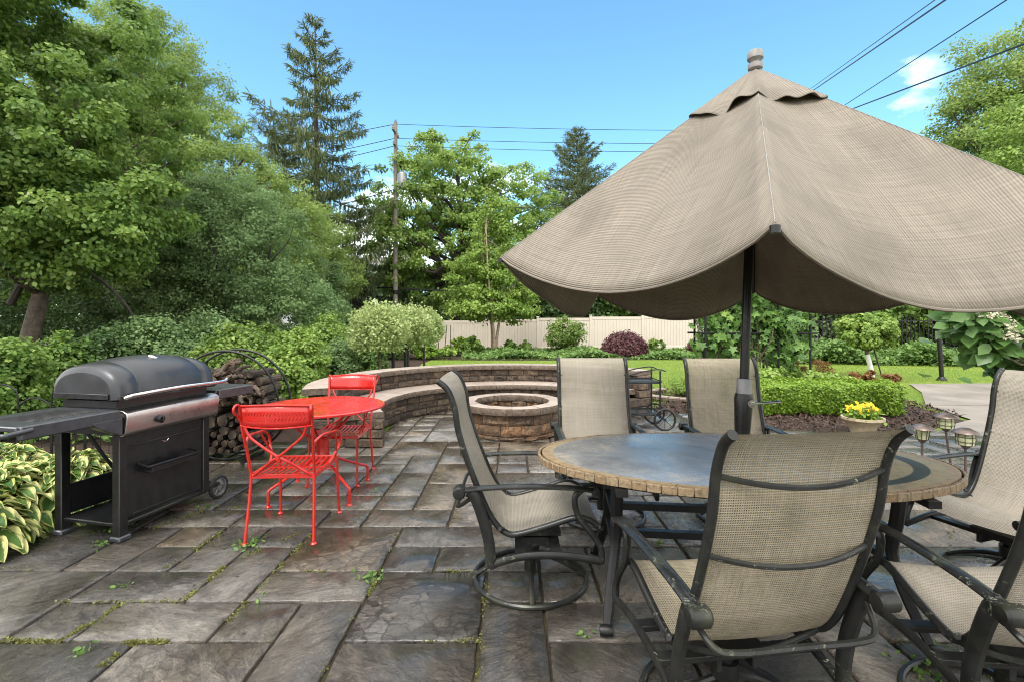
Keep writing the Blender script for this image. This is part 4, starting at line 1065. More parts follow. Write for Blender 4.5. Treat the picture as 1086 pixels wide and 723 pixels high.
# ================================================================== red bistro set
rt = thing('red_bistro_table', 'round glossy red metal bistro table on four splayed feet', 'table', (-1.575,4.0,0), math.radians(4))
MB().lathe([(0,.712),(.47,.712),(.492,.705),(.503,.71),(.503,.722),(.492,.728),(.46,.7245),(.0,.7265)], (0,0,0), 64).build('table_top', 'red_paint', rt)
m = MB(); m.lathe([(.0,.25),(.052,.25),(.06,.27),(.042,.30),(.045,.40),(.055,.46),(.03,.47),(0,.47)], (0,0,0), 8); m.build('column', 'red_paint', rt)
for k in range(4):
    an = PI/4+PI/2*k; c_, s_ = math.cos(an), math.sin(an)
    m = MB(); m.tube(smoothpath([(c_*r,s_*r,z) for r,z in ((.03,.30),(.12,.27),(.30,.185),(.405,.14),(.425,.125),(.428,.10),(.428,.012))],3), .0115, 8)
    lg = m.build('leg', 'red_paint', rt); MB().lathe([(.022,0),(.024,.006),(.014,.016)], (c_*.428,s_*.428,0), 12).build('foot', 'red_paint', lg)
    MB().tube(smoothpath([(c_*r,s_*r,z) for r,z in ((.03,.44),(.13,.50),(.25,.60),(.36,.69),(.42,.708))],3), .011, 8).build('top_brace', 'red_paint', rt)
def red_chair(label, loc, rz):
    t = thing('red_bistro_chair', label, 'chair', loc, rz, 'red wrought iron bistro chairs')
    w0, w1 = .20, .215
    # curved crest rail with embossed leaf line; back at local -y
    m = MB(); n = 16; V = []
    def crest(u, zz): return (u*.222, -.315 - .05*(1-u*u) - .012*(zz-.80)/.12, zz)
    for i in range(n+1):
        u = -1+2*i/n
        for zz in (.765,.80,.84,.885): V.append(crest(u, zz + .012*(1-u*u)*(1 if zz > .8 else -1)))
    m.add(V, [(i*4+j,(i+1)*4+j,(i+1)*4+j+1,i*4+j+1) for i in range(n) for j in range(3)])
    cr = m.build('crest_rail', 'red_paint', t); md = cr.modifiers.new('s','SOLIDIFY'); md.thickness = .004
    m = MB()
    for i in range(-9,10):
        if i == 0: continue
        u = i/11; 
        for s in (-1,1):
            p = crest(u, .828+s*.006); q = crest(u+.05*(1 if i < 0 else -1), .828+s*.026); m.tube([(p[0],p[1]-.001,p[2]),(q[0],q[1]-.001,q[2])], .0028, 5)
    m.build('embossing', 'red_paint', cr)
    m = MB(); m.tube([crest(-1+2*i/16,.888+.012*(1-(-1+2*i/16)**2)) for i in range(17)], .0065, 7); m.tube([crest(-1+2*i/16,.764-.010*(1-(-1+2*i/16)**2)) for i in range(17)], .005, 7); m.build('crest_edge', 'red_paint', cr)
    for s in (-1,1):
        sc_ = MB(); sc_.tube(smoothpath([(s*.222,-.318,.888),(s*.228,-.352,.898),(s*.234,-.372,.875),(s*.232,-.36,.845),(s*.226,-.335,.825),(s*.222,-.322,.80)],4), .008, 8); sc_.build('scroll', 'red_paint', cr)
        MB().tube(smoothpath([(s*.222,-.322,.88),(s*.217,-.30,.74),(s*.208,-.262,.60),(s*.203,-.232,.47),(s*.20,-.225,.42),(s*.205,-.24,.25),(s*.215,-.275,.012)],4), .0095, 8).build('rear_leg', 'red_paint', t)
        MB().tube(smoothpath([(s*.205,.21,.42),(s*.207,.215,.25),(s*.212,.235,.012)],4), .0095, 8).build('front_leg', 'red_paint', t)
        for y in (-.275,.235): MB().lathe([(.019,0),(.021,.006),(.012,.015)], (s*.215,y,0), 12).build('foot', 'red_paint', t)
        # looping arm
        MB().tube(smoothpath([(s*.211,-.275,.64),(s*.235,-.18,.672),(s*.25,-.04,.66),(s*.255,.06,.648),(s*.252,.13,.60),(s*.245,.14,.53),(s*.22,.10,.47),(s*.205,.04,.428)],5), .009, 8).build('armrest', 'red_paint', t)
        MB().tube(smoothpath([(s*.252,.0,.655),(s*.25,.05,.60),(s*.235,.10,.52),(s*.21,.16,.44)],4), .0075, 7).build('arm_scroll', 'red_paint', t)
    # crossed curved back stays
    m = MB()
    for s in (-1,1): m.tube(smoothpath([(s*.19,-.328,.765),(s*.165,-.32,.70),(s*.10,-.312,.64),(s*.02,-.295,.575),(-s*.035,-.285,.54),(-s*.10,-.255,.49),(-s*.165,-.235,.44),(-s*.185,-.222,.422)],5), .0085, 8)
    m.lathe([(.017,-.014),(.017,.014)], (0,-.292,.558), 10, 'Z'); m.build('back_stay', 'red_paint', t)
    m = MB(); n = 11
    for i in range(n):
        x = -.175+.35*i/(n-1); m.tube(smoothpath([(x,-.215,.425),(x,-.1,.414),(x,.06,.414),(x,.19,.43),(x,.215,.418)],2), .0085, 6, flat=.35, up=(0,0,1))
    m.box((0,0,.409),(.37,.03,.005)); m.build('seat_slats', 'red_paint', t)
    m = MB()
    rim = [(-.205,-.225,.42),(.205,-.225,.42),(.212,.215,.42),(-.212,.215,.42)]
    for i in range(4):
        a, b = Vector(rim[i]), Vector(rim[(i+1)%4]); c = (a+b)/2; d = b-a; m.rbox(c, (d.length+.01,.008,.028), .003, math.atan2(d.y,d.x))
    m.build('seat_frame', 'red_paint', t)
    return t
rc = red_chair('red iron chair nearest us with its curved back towards the camera', (-1.485,3.335,0), math.radians(2))
dup(rc, (-1.55,4.385,0), math.radians(181), 'red iron chair behind the red table, facing us by the stone bench')

# ================================================================== grill
gr = thing('gas_grill', 'black cart gas grill with domed grey lid and stainless control panel', 'grill', (-2.52,3.10,0), math.radians(-12.5))
# local: +y along the front from near to far end, -x towards the back; front plane x = 0
Ln, Dp = .68, .50
m = MB(); m.rbox((-.012,Ln/2,.409),(.02,Ln-.07,.558),.006); dr = m.build('door_panel', 'black_grill', gr)
m = MB(); m.rbox((.004,Ln/2,.15),(.006,Ln-.16,.012),.002); m.rbox((.004,Ln/2,.60),(.006,Ln-.16,.01),.002); m.build('door_trim', 'black_grill', dr)
for x, y in ((-.02,.02),(-.02,Ln-.02),(-Dp,.02),(-Dp,Ln-.02)):
    far = y > .5
    m = MB(); m.rbox((x,y,.345 if not far else .40),(.06,.06,.69 if not far else .60),.005); lg = m.build('leg', 'black_grill', gr)
    if not far: MB().rbox((x+.002,y,.0175),(.085,.085,.035),.008).build('foot', 'grill_grey', lg)
m = MB(); m.rbox((-Dp/2,Ln/2,.10),(Dp-.0,Ln-.01,.025),.005); m.build('bottom_shelf', 'black_grill', gr)
m = MB(); m.rbox((-Dp,Ln/2,.22),(.015,Ln-.07,.2),.004); m.build('back_panel', 'black_grill', gr)
m = MB()
pts = smoothpath([(0.0,.12,.47),(.075,.125,.452),(.082,.16,.45),(.082,Ln-.20,.45),(.075,Ln-.16,.452),(0,Ln-.155,.47)],3)
m.tube(pts, .009, 8); rk = m.build('condiment_rack', 'black_grill', gr)
MB().tube(smoothpath([(.0,.295,.585),(.003,.31,.575),(.003,.33,.575),(.0,.345,.588)],3), .004, 6).build('badge', 'chrome', dr)
MB().tube(smoothpath([(-.40,.10,.66),(-.36,.2,.45),(-.42,.35,.3),(-.36,.5,.22)],5), .012, 8).build('gas_hose', 'rubber', gr)
MB().rbox((.038,(Ln-.03)/2,.405),(.07,Ln-.34,.012),.003).rbox((.074,(Ln-.03)/2,.425),(.006,Ln-.34,.045),.002).build('tray', 'black_grill', rk)
m = MB(); m.xprism([], 0, 0) if False else None
# stainless control panel, tilted
m = MB(); V = []; n = 8
sec = [(-.02,.845),(.03,.842),(.062,.825),(.068,.80),(.052,.70),(.03,.675),(-.02,.675)]
for y in (-.005, Ln+.045):
    V += [(x,y,z+(.012 if y > .3 else 0)) for x, z in sec]
k = len(sec); m.add(V, [(i,(i+1)%k,k+(i+1)%k,k+i) for i in range(k)] + [tuple(range(k))[::-1], tuple(range(k,2*k))]); cp = m.build('control_panel', 'stainless', gr, bevel=.004)
m = MB(); m.lathe([(.012,.0),(.026,.004),(.026,.026),(.021,.032),(0,.032)], (0,0,0), 20, 'X'); m.rbox((.036,0,0),(.014,.008,.046),.003); kn = m.build('knob', 'black_grill', cp); kn.location = (.058,.22,.755); kn.rotation_euler = (0,math.radians(8),0)
for y in (.30,.42,.54): MB().lathe([(.004,0),(.004,.004),(0,.005)], (.062,y,.765), 8, 'X').build('igniter', 'grill_grey', cp)
# firebox
m = MB(); m.prism([(-.03,.0),(-.03,Ln+.02),(-Dp+.03,Ln+.02),(-Dp+.03,0)], .68, .90); m.build('firebox', 'black_grill', gr, smooth=False)
# domed lid: cross-section arc in x-z, swept along y with tapered ends
def lidsec(s, inset, top):
    cx_, hw = -.245, .285-inset; P = []
    for i in range(15):
        t = PI*i/14; x = cx_+hw*math.cos(t)*1.0; z = .915 + (top-.915)*(math.sin(t)**.62 if 0 < i < 14 else 0)
        P.append((x, s, z))
    return P
m = MB(); secs = [(-.045,.055,1.085),(-.035,.03,1.115),(-.01,.01,1.135),(.08,.004,1.15),(.10,.014,1.14),(.125,.006,1.158),(.25,.0,1.172),(.36,-.002,1.175),(.47,.0,1.172),(.58,.006,1.158),(.605,.014,1.14),(.63,.004,1.15),(.70,.01,1.135),(.722,.03,1.115),(.73,.055,1.085)]
V = []; 
for s, ins, top in secs: V += lidsec(s, ins, top)
k = 15; m.add(V, [(i*k+j,(i+1)*k+j,(i+1)*k+j+1,i*k+j+1) for i in range(len(secs)-1) for j in range(k-1)] + [tuple(range(k))[::-1], tuple((len(secs)-1)*k+j for j in range(k))])
lid = m.build('lid', 'grill_lid', gr); lid.data.set_sharp_from_angle(angle=math.radians(50))
m = MB(); m.rbox((.035,Ln/2,.925),(.012,Ln+.06,.028),.004); m.rbox((-.245,-.052,.935),(.44,.012,.035),.004); m.build('lid_rim', 'black_grill', lid)
m = MB(); m.tube(smoothpath([(.085,-.03,.93),(.115,.02,.945),(.118,Ln/2,.955),(.115,Ln-.0,.95),(.095,Ln+.08,.962)],4), .0165, 12, flat=.8); m.build('handle', 'chrome', lid)
m = MB(); 
for y in (.05,Ln-.04): m.rbox((.075,y,.94),(.07,.03,.022),.004)
m.build('handle_mount', 'black_grill', lid)
m = MB(); m.lathe([(.0,.0),(.03,0),(.03,.006),(.0,.012)], (0,0,0), 20); bd_ = m.build('thermometer', 'chrome', lid); bd_.location = (-.13,.34,1.162); bd_.rotation_euler = (0,math.radians(25),0)
# side shelves
def shelf(y0, y1, z, nm):
    m = MB(); m.rbox((-.23,(y0+y1)/2,z),(.50,abs(y1-y0),.03),.008); m.rbox((.028,(y0+y1)/2,z-.022),(.03,abs(y1-y0)-.02,.075),.008)
    o = m.build(nm, 'grill_grey', gr); return o
s1 = shelf(-.56,-.015,.838,'side_shelf')
m = MB()
for i in range(16): m.rbox((-.20,-.10-.022*i,.8545),(.30,.007,.004),.001)
m.build('shelf_ridges', 'black_grill', s1)
MB().tube(smoothpath([(.04,-.50,.83),(.035,-.60,.82),(-.02,-.625,.818),(-.44,-.625,.818),(-.48,-.58,.825),(-.48,-.52,.83)],3), .014, 10).build('towel_bar', 'grill_grey', s1)
m = MB(); m.add([(.045,-.015,.80),(.045,-.015,.685),(.045,-.17,.765),(.045,-.20,.80),(-.02,-.015,.80),(-.02,-.015,.685),(-.02,-.17,.765),(-.02,-.20,.80)], [(0,1,2,3),(7,6,5,4),(0,4,5,1),(1,5,6,2),(2,6,7,3),(3,7,4,0)]); m.build('bracket', 'grill_grey', s1, smooth=False, bevel=.004)
shelf(Ln+.06,Ln+.44,.862,'side_shelf')
for x in (-.06,-Dp+.02):
    w_ = MB(); w_.lathe([(.07,-.016),(.086,-.014),(.092,-.006),(.092,.006),(.086,.014),(.07,.016),(.07,-.016)], (0,0,0), 28, 'X', cap=False); w_ = w_.build('wheel', 'rubber', gr); w_.location = (x+.045, Ln+.12, .092)
    m = MB(); m.lathe([(.0,-.012),(.02,-.014),(.02,.014),(.0,.012)], (0,0,0), 14, 'X'); m.lathe([(.062,-.012),(.072,-.012),(.072,.012),(.062,.012),(.062,-.012)], (0,0,0), 24, 'X', cap=False)
    for q in range(6):
        an = PI/3*q; m.tube([(0,.015*math.cos(an),.015*math.sin(an)),(0,.068*math.cos(an),.068*math.sin(an))], .006, 6)
    m.build('spokes', 'wheel_hub', w_)
m = MB(); m.tube([(-Dp+.03,Ln+.12,.092),(-.02,Ln+.12,.092)], .008, 8); m.rbox((-Dp/2,Ln+.07,.12),(Dp,.10,.03),.004); m.build('axle', 'black_grill', gr)

# ================================================================== firewood in a round rack
FW = Vector((-2.93, 5.05, 0)); R_ = .55; zc = .57
wr = thing('log_rack', 'round black steel hoop rack holding a stack of firewood beside the grill', 'log rack', FW)
for dy in (-.13,.13):
    MB().tube([(R_*math.cos(2*PI*k/56), dy, zc+R_*math.sin(2*PI*k/56)) for k in range(56)], .0095, 8, closed=True, flat=1.3).build('hoop', 'black_iron', wr)
m = MB()
for an in (-2.6,-2.1,-1.57,-1.05,-.5): m.tube([(R_*math.cos(an),-.13,zc+R_*math.sin(an)),(R_*math.cos(an),.13,zc+R_*math.sin(an))], .009, 6)
m.box((-.18,-.13,.012),(.03,.05,.024)); m.box((-.22,0,.014),(.04,.40,.028)); m.box((.22,0,.014),(.04,.40,.028)); m.build('foot_bars', 'black_iron', wr)
def log_mesh(r, L, seed):
    rl = random.Random(seed); n = 11; m = MB(); b = len(m.v); rings = 5
    rad = [r*rl.uniform(.88,1.1) for _ in range(n)]
    for i in range(rings):
        for k in range(n): m.v.append((rad[k]*rl.uniform(.95,1.05)*math.cos(2*PI*k/n), -L/2+L*i/(rings-1), rad[k]*rl.uniform(.95,1.05)*math.sin(2*PI*k/n)))
    for i in range(rings-1):
        for k in range(n): m.f.append((i*n+k,i*n+(k+1)%n,(i+1)*n+(k+1)%n,(i+1)*n+k)); m.mi.append(0)
    m.f.append(tuple(range(n))); m.f.append(tuple((rings-1)*n+k for k in range(n))[::-1]); m.mi += [1,1]
    return m
protos = []
rl = random.Random(12); placed = []
tries = 0
while tries < 6000 and len(placed) < 80:
    tries += 1
    r = rl.uniform(.026,.068); x = rl.uniform(-.5,.5); z = rl.uniform(.06,.90)
    if math.hypot(x, z-zc) > R_-.025-r or any(math.hypot(x-a,z-b) < (r+c)*.97 for a, b, c in placed): continue
    placed.append((x,z,r))
placed.sort(key=lambda p: p[1])
for i, (x, z, r) in enumerate(placed):
    if i < 10:
        o = log_mesh(1.0*.057, .40, i).build('firewood_log', ['log_bark','log_end'], smooth=False); protos.append(o)
    else:
        o = protos[i%10].copy(); COL.objects.link(o)
    o.scale = (r/.057, 1, r/.057); o.location = FW + Vector((x, rl.uniform(-.03,.03), z)); o.rotation_euler = (0, rl.uniform(0,6), rl.uniform(-.05,.05))
    tag(o, 'round cut log lying end-on in the hoop rack', 'log', 'firewood logs stacked in the hoop rack')
bp = []
for i in range(60):
    if i < 6:
        L = rl.uniform(.22,.42); pts = [(0,0,0)]
        for k in range(1,6): pts.append((L*k/5, rl.uniform(-.03,.03), rl.uniform(-.03,.03)))
        m = MB(); m.tube(smoothpath(pts,2), [.03*(1-.5*k/10)*rl.uniform(.8,1.2) for k in range(11)], 7); m.tube([pts[3],(pts[3][0]+.06,.02,.06)], [.014,.006], 6)
        o = m.build('branch_piece', 'branch_bark'); bp.append(o)
    else: o = bp[i%6].copy(); COL.objects.link(o)
    an = rl.uniform(.25,PI-.25); rr = rl.uniform(.15,.47); x = rr*math.cos(an)
    o.location = FW+Vector((x-.12, rl.uniform(-.24,-.02), min(zc+.0+rr*math.sin(an)*.75, .88))); o.rotation_euler = (rl.uniform(-.8,.8), rl.uniform(-.6,.6), rl.uniform(-1.0,1.0))
    tag(o, 'short gnarled branch tossed on top of the stacked logs', 'branch', 'branches heaped on the log stack')

# ================================================================== serving cart by the wall end
sct = thing('serving_cart', 'black metal serving cart with two spoked wheels, half behind the sling chair', 'cart', (1.62,6.55,0))
def cart():
    zt, zb = .62, .20
    for z, nm in ((zt,'top_shelf'),(zb,'lower_shelf')):
        MB().rbox((0,0,z),(.68,.40,.02),.006).build(nm, 'glass_dark', sct)
        m = MB(); 
        for s in (-1,1): m.tube([(-.35,s*.21,z+.02),(.35,s*.21,z+.02)], .008, 6); m.tube([(s*.35,-.21,z+.02),(s*.35,.21,z+.02)], .008, 6)
        m.build('shelf_rail', 'black_iron', sct)
    for sx_ in (-1,1):
        for sy in (-1,1):
            MB().tube([(sx_*.33,sy*.2,.16 if sx_ > 0 else .02),(sx_*.33,sy*.2,.78)], .012, 8).build('leg', 'black_iron', sct)
    for sy in (-1,1):
        MB().tube(smoothpath([(-.30,sy*.2,.70),(-.10,sy*.2,.72),(.10,sy*.2,.77),(.30,sy*.2,.80),(.40,sy*.2,.775)],3), .012, 8, flat=.7).build('handle', 'black_iron', sct)
        w_ = MB(); w_.tube([(.135*math.cos(2*PI*k/28),0,.135*math.sin(2*PI*k/28)) for k in range(28)], .014, 8, closed=True); w_ = w_.build('wheel', 'black_iron', sct); w_.location = (.38,sy*.235,.145)
        m = MB(); m.lathe([(.018,-.02),(.018,.02)], (0,0,0), 10, 'Y')
        for q in range(8):
            an = PI/4*q; m.tube([(0,0,0),(.13*math.cos(an),0,.13*math.sin(an))], .0045, 5)
        m.build('spokes', 'black_iron', w_)
    MB().tube([(.38,-.24,.145),(.38,.24,.145)], .008, 6).build('axle', 'black_iron', sct)
cart()

# ================================================================== solar lamps, pot, border fence, edging
def path_lamp(label, px, py, zt, z0y, style, loc_y, lean=0):
    p = W(px, py, loc_y); h_ = p.z
    t = thing('solar_lamp', label, 'garden lamp', (p.x,p.y,0), 0, 'solar lamps clustered behind the table')
    MB().lathe([(.0,h_),(.035,h_-.004),(.095,h_-.035),(.10,h_-.045),(.06,h_-.05),(0,h_-.05)], (0,0,0), 24).build('cap', 'lamp_bronze', t)
    w_ = [(.06,h_-.05),(.055,h_-.06),(.042,h_-.14),(.035,h_-.145)] if style == 0 else [(.062,h_-.05),(.066,h_-.10),(.06,h_-.15),(.05,h_-.155)]
    MB().lathe(w_, (0,0,0), 16).build('globe', 'lamp_glass', t)
    m = MB()
    for k in range(8):
        an = PI/4*k; m.tube([((r+.003)*math.cos(an),(r+.003)*math.sin(an),z) for r,z in w_], .003, 5)
    if style: 
        for z in (h_-.08,h_-.12): m.tube([(.068*math.cos(2*PI*k/16),.068*math.sin(2*PI*k/16),z) for k in range(16)], .003, 5, closed=True)
    m.lathe([(.04,h_-.145 - .01*style),(.03,h_-.165-.01*style),(.012,h_-.18-.01*style)], (0,0,0), 14)
    m.build('cage', 'lamp_bronze', t)
    MB().tube([(lean,0,0),(0,0,h_-.17)], .011, 8).build('stake', 'lamp_bronze', t)
    return t
tt = NT('lamp_glass'); tt.done(tt.pr(tt.ramp(tt.noise(tt.coord(),30,3),[(.3,(.30,.33,.16)),(.7,(.5,.52,.34))]), .15, 0, .5))
path_lamp('left solar lamp with clear tapered glass, shortest of the three', 978, 449, 0, 0, 0, 4.55)
path_lamp('middle solar lamp with barred lantern globe, farthest and tallest of three', 1003, 437, 0, 0, 1, 4.8, .05)
path_lamp('right solar lamp with wide brown cap, close beside the sling chair', 1024, 453, 0, 0, 1, 4.3)
p = G(915, 452); pt = thing('flower_pot', 'shallow tan pot of bright yellow pansies at the edge of the hedge bed', 'flower pot', (p.x,6.15,0))
p = W(915,443,6.15); pt.location = (p.x,6.15,0)
MB().lathe([(0,.0),(.13,0),(.15,.10),(.21,.17),(.235,.185),(.235,.215),(.21,.215),(.20,.18),(.0,.175)], (0,0,0), 28).build('bowl', 'terracotta', pt)
P = np.column_stack([rng.normal(size=500)*.085, rng.normal(size=500)*.085, .19+rng.random(500)*.13]); leaves('foliage', P, .045, 'leaf_box', pt, 'oval')
for k in range(34):
    a_f = rng.uniform(0,2*PI); r_f = .17*rng.random()**.5; c_f = np.array([r_f*math.cos(a_f), r_f*math.sin(a_f), .27+.09*rng.random()+.05*(1-r_f/.17)])
    q = np.arange(6)*2*PI/6; fd = np.array([rng.normal()*.4,-.7,.7]); fd /= np.linalg.norm(fd); ux = np.cross(fd,[0,0,1.]); ux /= np.linalg.norm(ux); uy = np.cross(ux,fd)
    leaves('bloom', np.tile(c_f,(6,1)), .036, 'petal_yellow', pt, 'oval', np.tile(fd,(6,1))+rng.normal(size=(6,3))*.15, np.cos(q)[:,None]*ux+np.sin(q)[:,None]*uy, None, .15)
# black arched border fence behind the hosta
bf = thing('border_fence', 'low black wire garden fence with arched tops behind the hostas', 'fence', (-3.55,4.3,0))
for i in range(9):
    x = -2.2+.30*i; m = MB(); w_ = .15; hh = .86 if i % 2 == 0 else .74
    m.tube(smoothpath([(x-w_,.0,0),(x-w_,0,hh-.15),(x-w_*.7,0,hh-.04),(x,0,hh),(x+w_*.7,0,hh-.04),(x+w_,0,hh-.15),(x+w_,0,0)],4), .007, 6); m.build('arch', 'black_iron', bf)
m = MB()
for k in range(34): x = -2.3+.075*k; m.tube([(x,.012,0),(x,.012,.58)], .0025, 4)
for k in range(7): m.tube([(-2.35,.014,.08+k*.08),(.25,.014,.08+k*.08)], .0025, 4)
m.build('wire_mesh', 'black_iron', bf)
# stone edging ring with daylily at the lawn edge
er = thing('edging_stones', 'ring of flat fieldstones edging the small lily bed on the lawn', 'stone edging', (3.3,9.3,0))
r4 = random.Random(6); m = MB()
for k in range(15):
    an = PI*.62+PI*1.25*k/14; m.rbox((.72*math.cos(an),.62*math.sin(an),.03),(.22*r4.uniform(.8,1.2),.14,.08*r4.uniform(.8,1.3)),.02,an+PI/2)
m.build('stones', 'cap_stone', er)
# ================================================================== trees
L = lambda px, py, Y: W(px, py, Y)
def E(c, r): return (tuple(c), tuple(r))
# near left tree: trunk at the photo's left edge, crown over the corner
b = L(14, 343, 8.6); b.z = 0
tree('broadleaf_tree', 'nearest leafy tree at the left edge with a forked brown trunk', 'tree', b, 8.5,
     [E((-.6,.2,5.6),(3.4,2.6,2.5)), E((.9,-1.0,3.9),(2.0,1.7,1.7)), E((.1,.6,3.0),(1.7,1.5,1.1)), E((-1.5,-.6,7.3),(3.0,2.4,2.0)), E((2.3,-.8,3.1),(1.3,1.0,.9)), E((1.4,-.9,2.6),(.9,.8,.6))], 950, 230, .27, 'leaf_near', .070, tr=.17, trunk_to=.62, nlimb=30, shape='oval', flat=.62, lean=(.7,.2), limbk=.4)
nt = bpy.data.objects['broadleaf_tree']
mb = MB(); mb.tube(smoothpath([(-.05,0,1.75),(.45,-.1,2.35),(1.0,-.1,2.42),(1.5,0,2.2),(1.95,.05,1.75),(2.15,.1,1.35)],5), [.065-.0022*i for i in range(26)], 8); mb.tube(smoothpath([(1.0,-.1,2.42),(1.6,-.3,2.75),(2.4,-.5,2.85)],4), [.035,.03,.028,.025,.02,.017,.014,.01,.008], 6); mb.build('bowed_branch', 'bark_dark', nt)
P = np.column_stack([rng.normal(size=1500)*.16, rng.normal(size=1500)*.16-.05, rng.random(1500)**1.3*1.1]); leaves('ivy', P, .07, 'leaf_lime', nt, 'lobed', np.array([0,-.8,.4])+rng.normal(size=P.shape)*.5)
# tall honey locust mass, its crown falls from upper left to the spruce
b = G(105, 398); b = Vector((-13.6,17.5,0))
tree('locust_tree', 'tall feathery light-green tree filling the upper left sky', 'tree', b, 14.5,
     [E((.9,0,8.9),(2.6,2.6,3.2)), E((-.2,0,10.6),(2.2,2.2,2.6)), E((3.3,-.5,6.5),(2.1,2.2,2.1)), E((-2.4,.5,8.5),(3,3,4.0)), E((5.2,-.4,4.8),(1.9,1.8,1.8)), E((1,.2,4.5),(4,2.5,2.5)), E((3.4,-1.0,3.0),(3.4,2.0,1.9))], 1350, 190, .40, 'leaf_locust', .095, tr=.32, trunk_to=.8, nlimb=70, flat=.75, shape='slim')
tree('grey_leafed_tree', 'dense grey-green tree with silvery leaves behind the grill', 'tree', (-6.6,11.6,0), 5.5,
     [E((0,0,2.9),(1.8,1.5,1.9)), E((-1.4,.2,2.0),(1.7,1.2,1.8)), E((1.1,-.3,1.5),(1.5,1.1,1.3)), E((-.6,.3,4.0),(1.3,1.2,1.4)), E((-2.2,0,3.4),(1.3,1.2,1.2))], 700, 150, .27, 'leaf_grey', .062, tr=.12, stems=3, spread0=.8, flat=.7, bark='bark_dark')
tree('grey_leafed_tree', 'rounded grey-green small tree left of the garden shed', 'tree', (-8.8,19,0), 5.6,
     [E((0,0,3.1),(2.2,1.6,1.9)), E((-1.0,0,2.0),(1.8,1.5,1.4)), E((1.1,0,1.9),(1.4,1.3,1.2))], 230, 240, .40, 'leaf_grey', .085, tr=.12, stems=2, spread0=.6, bark='bark_dark')
tree('olive_tree', 'small yellow-green open tree below the tall spruce', 'tree', (-9.6,23.5,0), 7.6,
     [E((.0,0,5.2),(2.0,1.6,2.0)), E((-.6,0,3.3),(1.8,1.4,1.5)), E((1.0,.2,4.0),(1.5,1.2,1.5))], 170, 150, .42, 'leaf_locust', .105, tr=.16, stems=2, spread0=.7, bark='bark')
# dark understory at the far left behind the near tree
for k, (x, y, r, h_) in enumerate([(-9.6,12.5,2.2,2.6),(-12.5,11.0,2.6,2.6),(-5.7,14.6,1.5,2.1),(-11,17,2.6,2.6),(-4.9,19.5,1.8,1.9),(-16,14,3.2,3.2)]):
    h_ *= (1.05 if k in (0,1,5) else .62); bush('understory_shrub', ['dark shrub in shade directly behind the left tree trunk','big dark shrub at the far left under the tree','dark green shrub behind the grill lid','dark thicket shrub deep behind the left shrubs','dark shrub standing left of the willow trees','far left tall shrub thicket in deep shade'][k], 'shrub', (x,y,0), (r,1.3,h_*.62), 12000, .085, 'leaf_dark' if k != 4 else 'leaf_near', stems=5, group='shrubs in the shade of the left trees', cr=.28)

# ------------------------------------------------------------------ spruces
def spruce(label, loc, ht, rmax, seed, droop=1.0, dense=1.0, z0=.12, name='spruce_tree', tiers=None, irregular=.35):
    r = np.random.default_rng(seed); root = thing(name, label, 'tree', loc)
    mb = MB(); mb.tube([(0,0,-.1),(0.02*ht*.3,0,ht*.5),(0,0,ht)], [ht*.0135,ht*.009,.015], 8)
    P = []; D = []; N = []; T = []; S = []
    tiers = tiers or int(ht*1.15); sc_ = ht/19
    for k in range(tiers):
        f = z0+(1-z0)*((k+.5)/tiers)**.93; z = ht*f; R = rmax*min(1, ((1-f)/.42))**.75*(.82+.3*abs(math.sin(k*2.3)))
        nb = 5 if f > .85 else 6
        for q in range(nb):
            an = 2*PI*(q+r.random()*.7)/nb+k*1.1; Lb = max(.22*sc_, R*r.uniform(1-irregular,1.1)); pts = []
            dr = droop*(.55 if f > .75 else 1.0)
            for i in range(9):
                t = i/8; dz = Lb*(-.62*dr*t*(1-.62*t) + .22*t**3 + (.35*t if f > .8 else 0)); pts.append(np.array([math.cos(an)*Lb*t, math.sin(an)*Lb*t, z+dz]))
            if Lb > .5: mb.tube(pts, [(.045*(Lb/4+.2)*(1-i/9) + .008)*sc_**.5 for i in range(9)], 5)
            m = int(Lb*(62)*dense/sc_)
            t = .12+.88*r.random(m)**.8; seg = np.clip((t*8).astype(int),0,7); w = t*8-seg; PP = np.array(pts)
            c = PP[seg]*(1-w)[:,None]+PP[seg+1]*w[:,None]
            side = np.array([-math.sin(an),math.cos(an),0]); sw_ = r.normal(size=m)*(.05+.10*np.sin(PI*t)**.7)*Lb*.75
            c = c+side*sw_[:,None]; c[:,2] += r.normal(size=m)*.03 - np.abs(sw_)*.12
            P.append(c); out = np.array([math.cos(an),math.sin(an),0]); hang = (r.random(m) < .5*droop)
            d = out*1.0+side*np.sign(sw_)[:,None]*.7+r.normal(size=(m,3))*.3+np.array([0,0,.15])
            d[hang] = np.array([0,0,-1.0])+r.normal(size=(hang.sum(),3))*.18+out*.15
            D.append(d); N.append(np.where(hang[:,None], out+r.normal(size=(m,3))*.6, np.array([0,0,1.0])+r.normal(size=(m,3))*.5)); T.append(np.clip(r.normal(.5,.25,m),0,1)); S.append(np.where(hang, .40*(1-.4*f), .27))
    P, D, N, T, S = map(np.concatenate, (P,D,N,T,S)); mb.build('trunk', 'bark_dark', root)
    leaves('crown', P, S*(ht/19)**.5*1.25, 'leaf_spruce', root, 'strip', N, D, T, .35)
    return root
spruce('tall drooping spruce with open ragged top against the blue sky', (W(334,343,27).x,27,0), H+326*27/F+.1, 3.9, 3, 1.0, 1.35, z0=.14, irregular=.45, tiers=15)
spruce('shorter darker spruce just left of the tall drooping spruce', (W(300,343,31).x,31,0), H+213*31/F, 4.2, 9, 1.0, 1.0, z0=.10)
spruce('small pointed spruce standing beyond the umbrella left edge', (W(612,343,42).x,42,0), H+207*42/F, 4.6, 5, .35, 1.1, z0=.12, tiers=34)
spruce('low dark spruce between the utility pole and the tall spruce', (W(376,343,31).x,31,0), H+120*31/F, 4.0, 15, 1.0, 1.0, z0=.04)

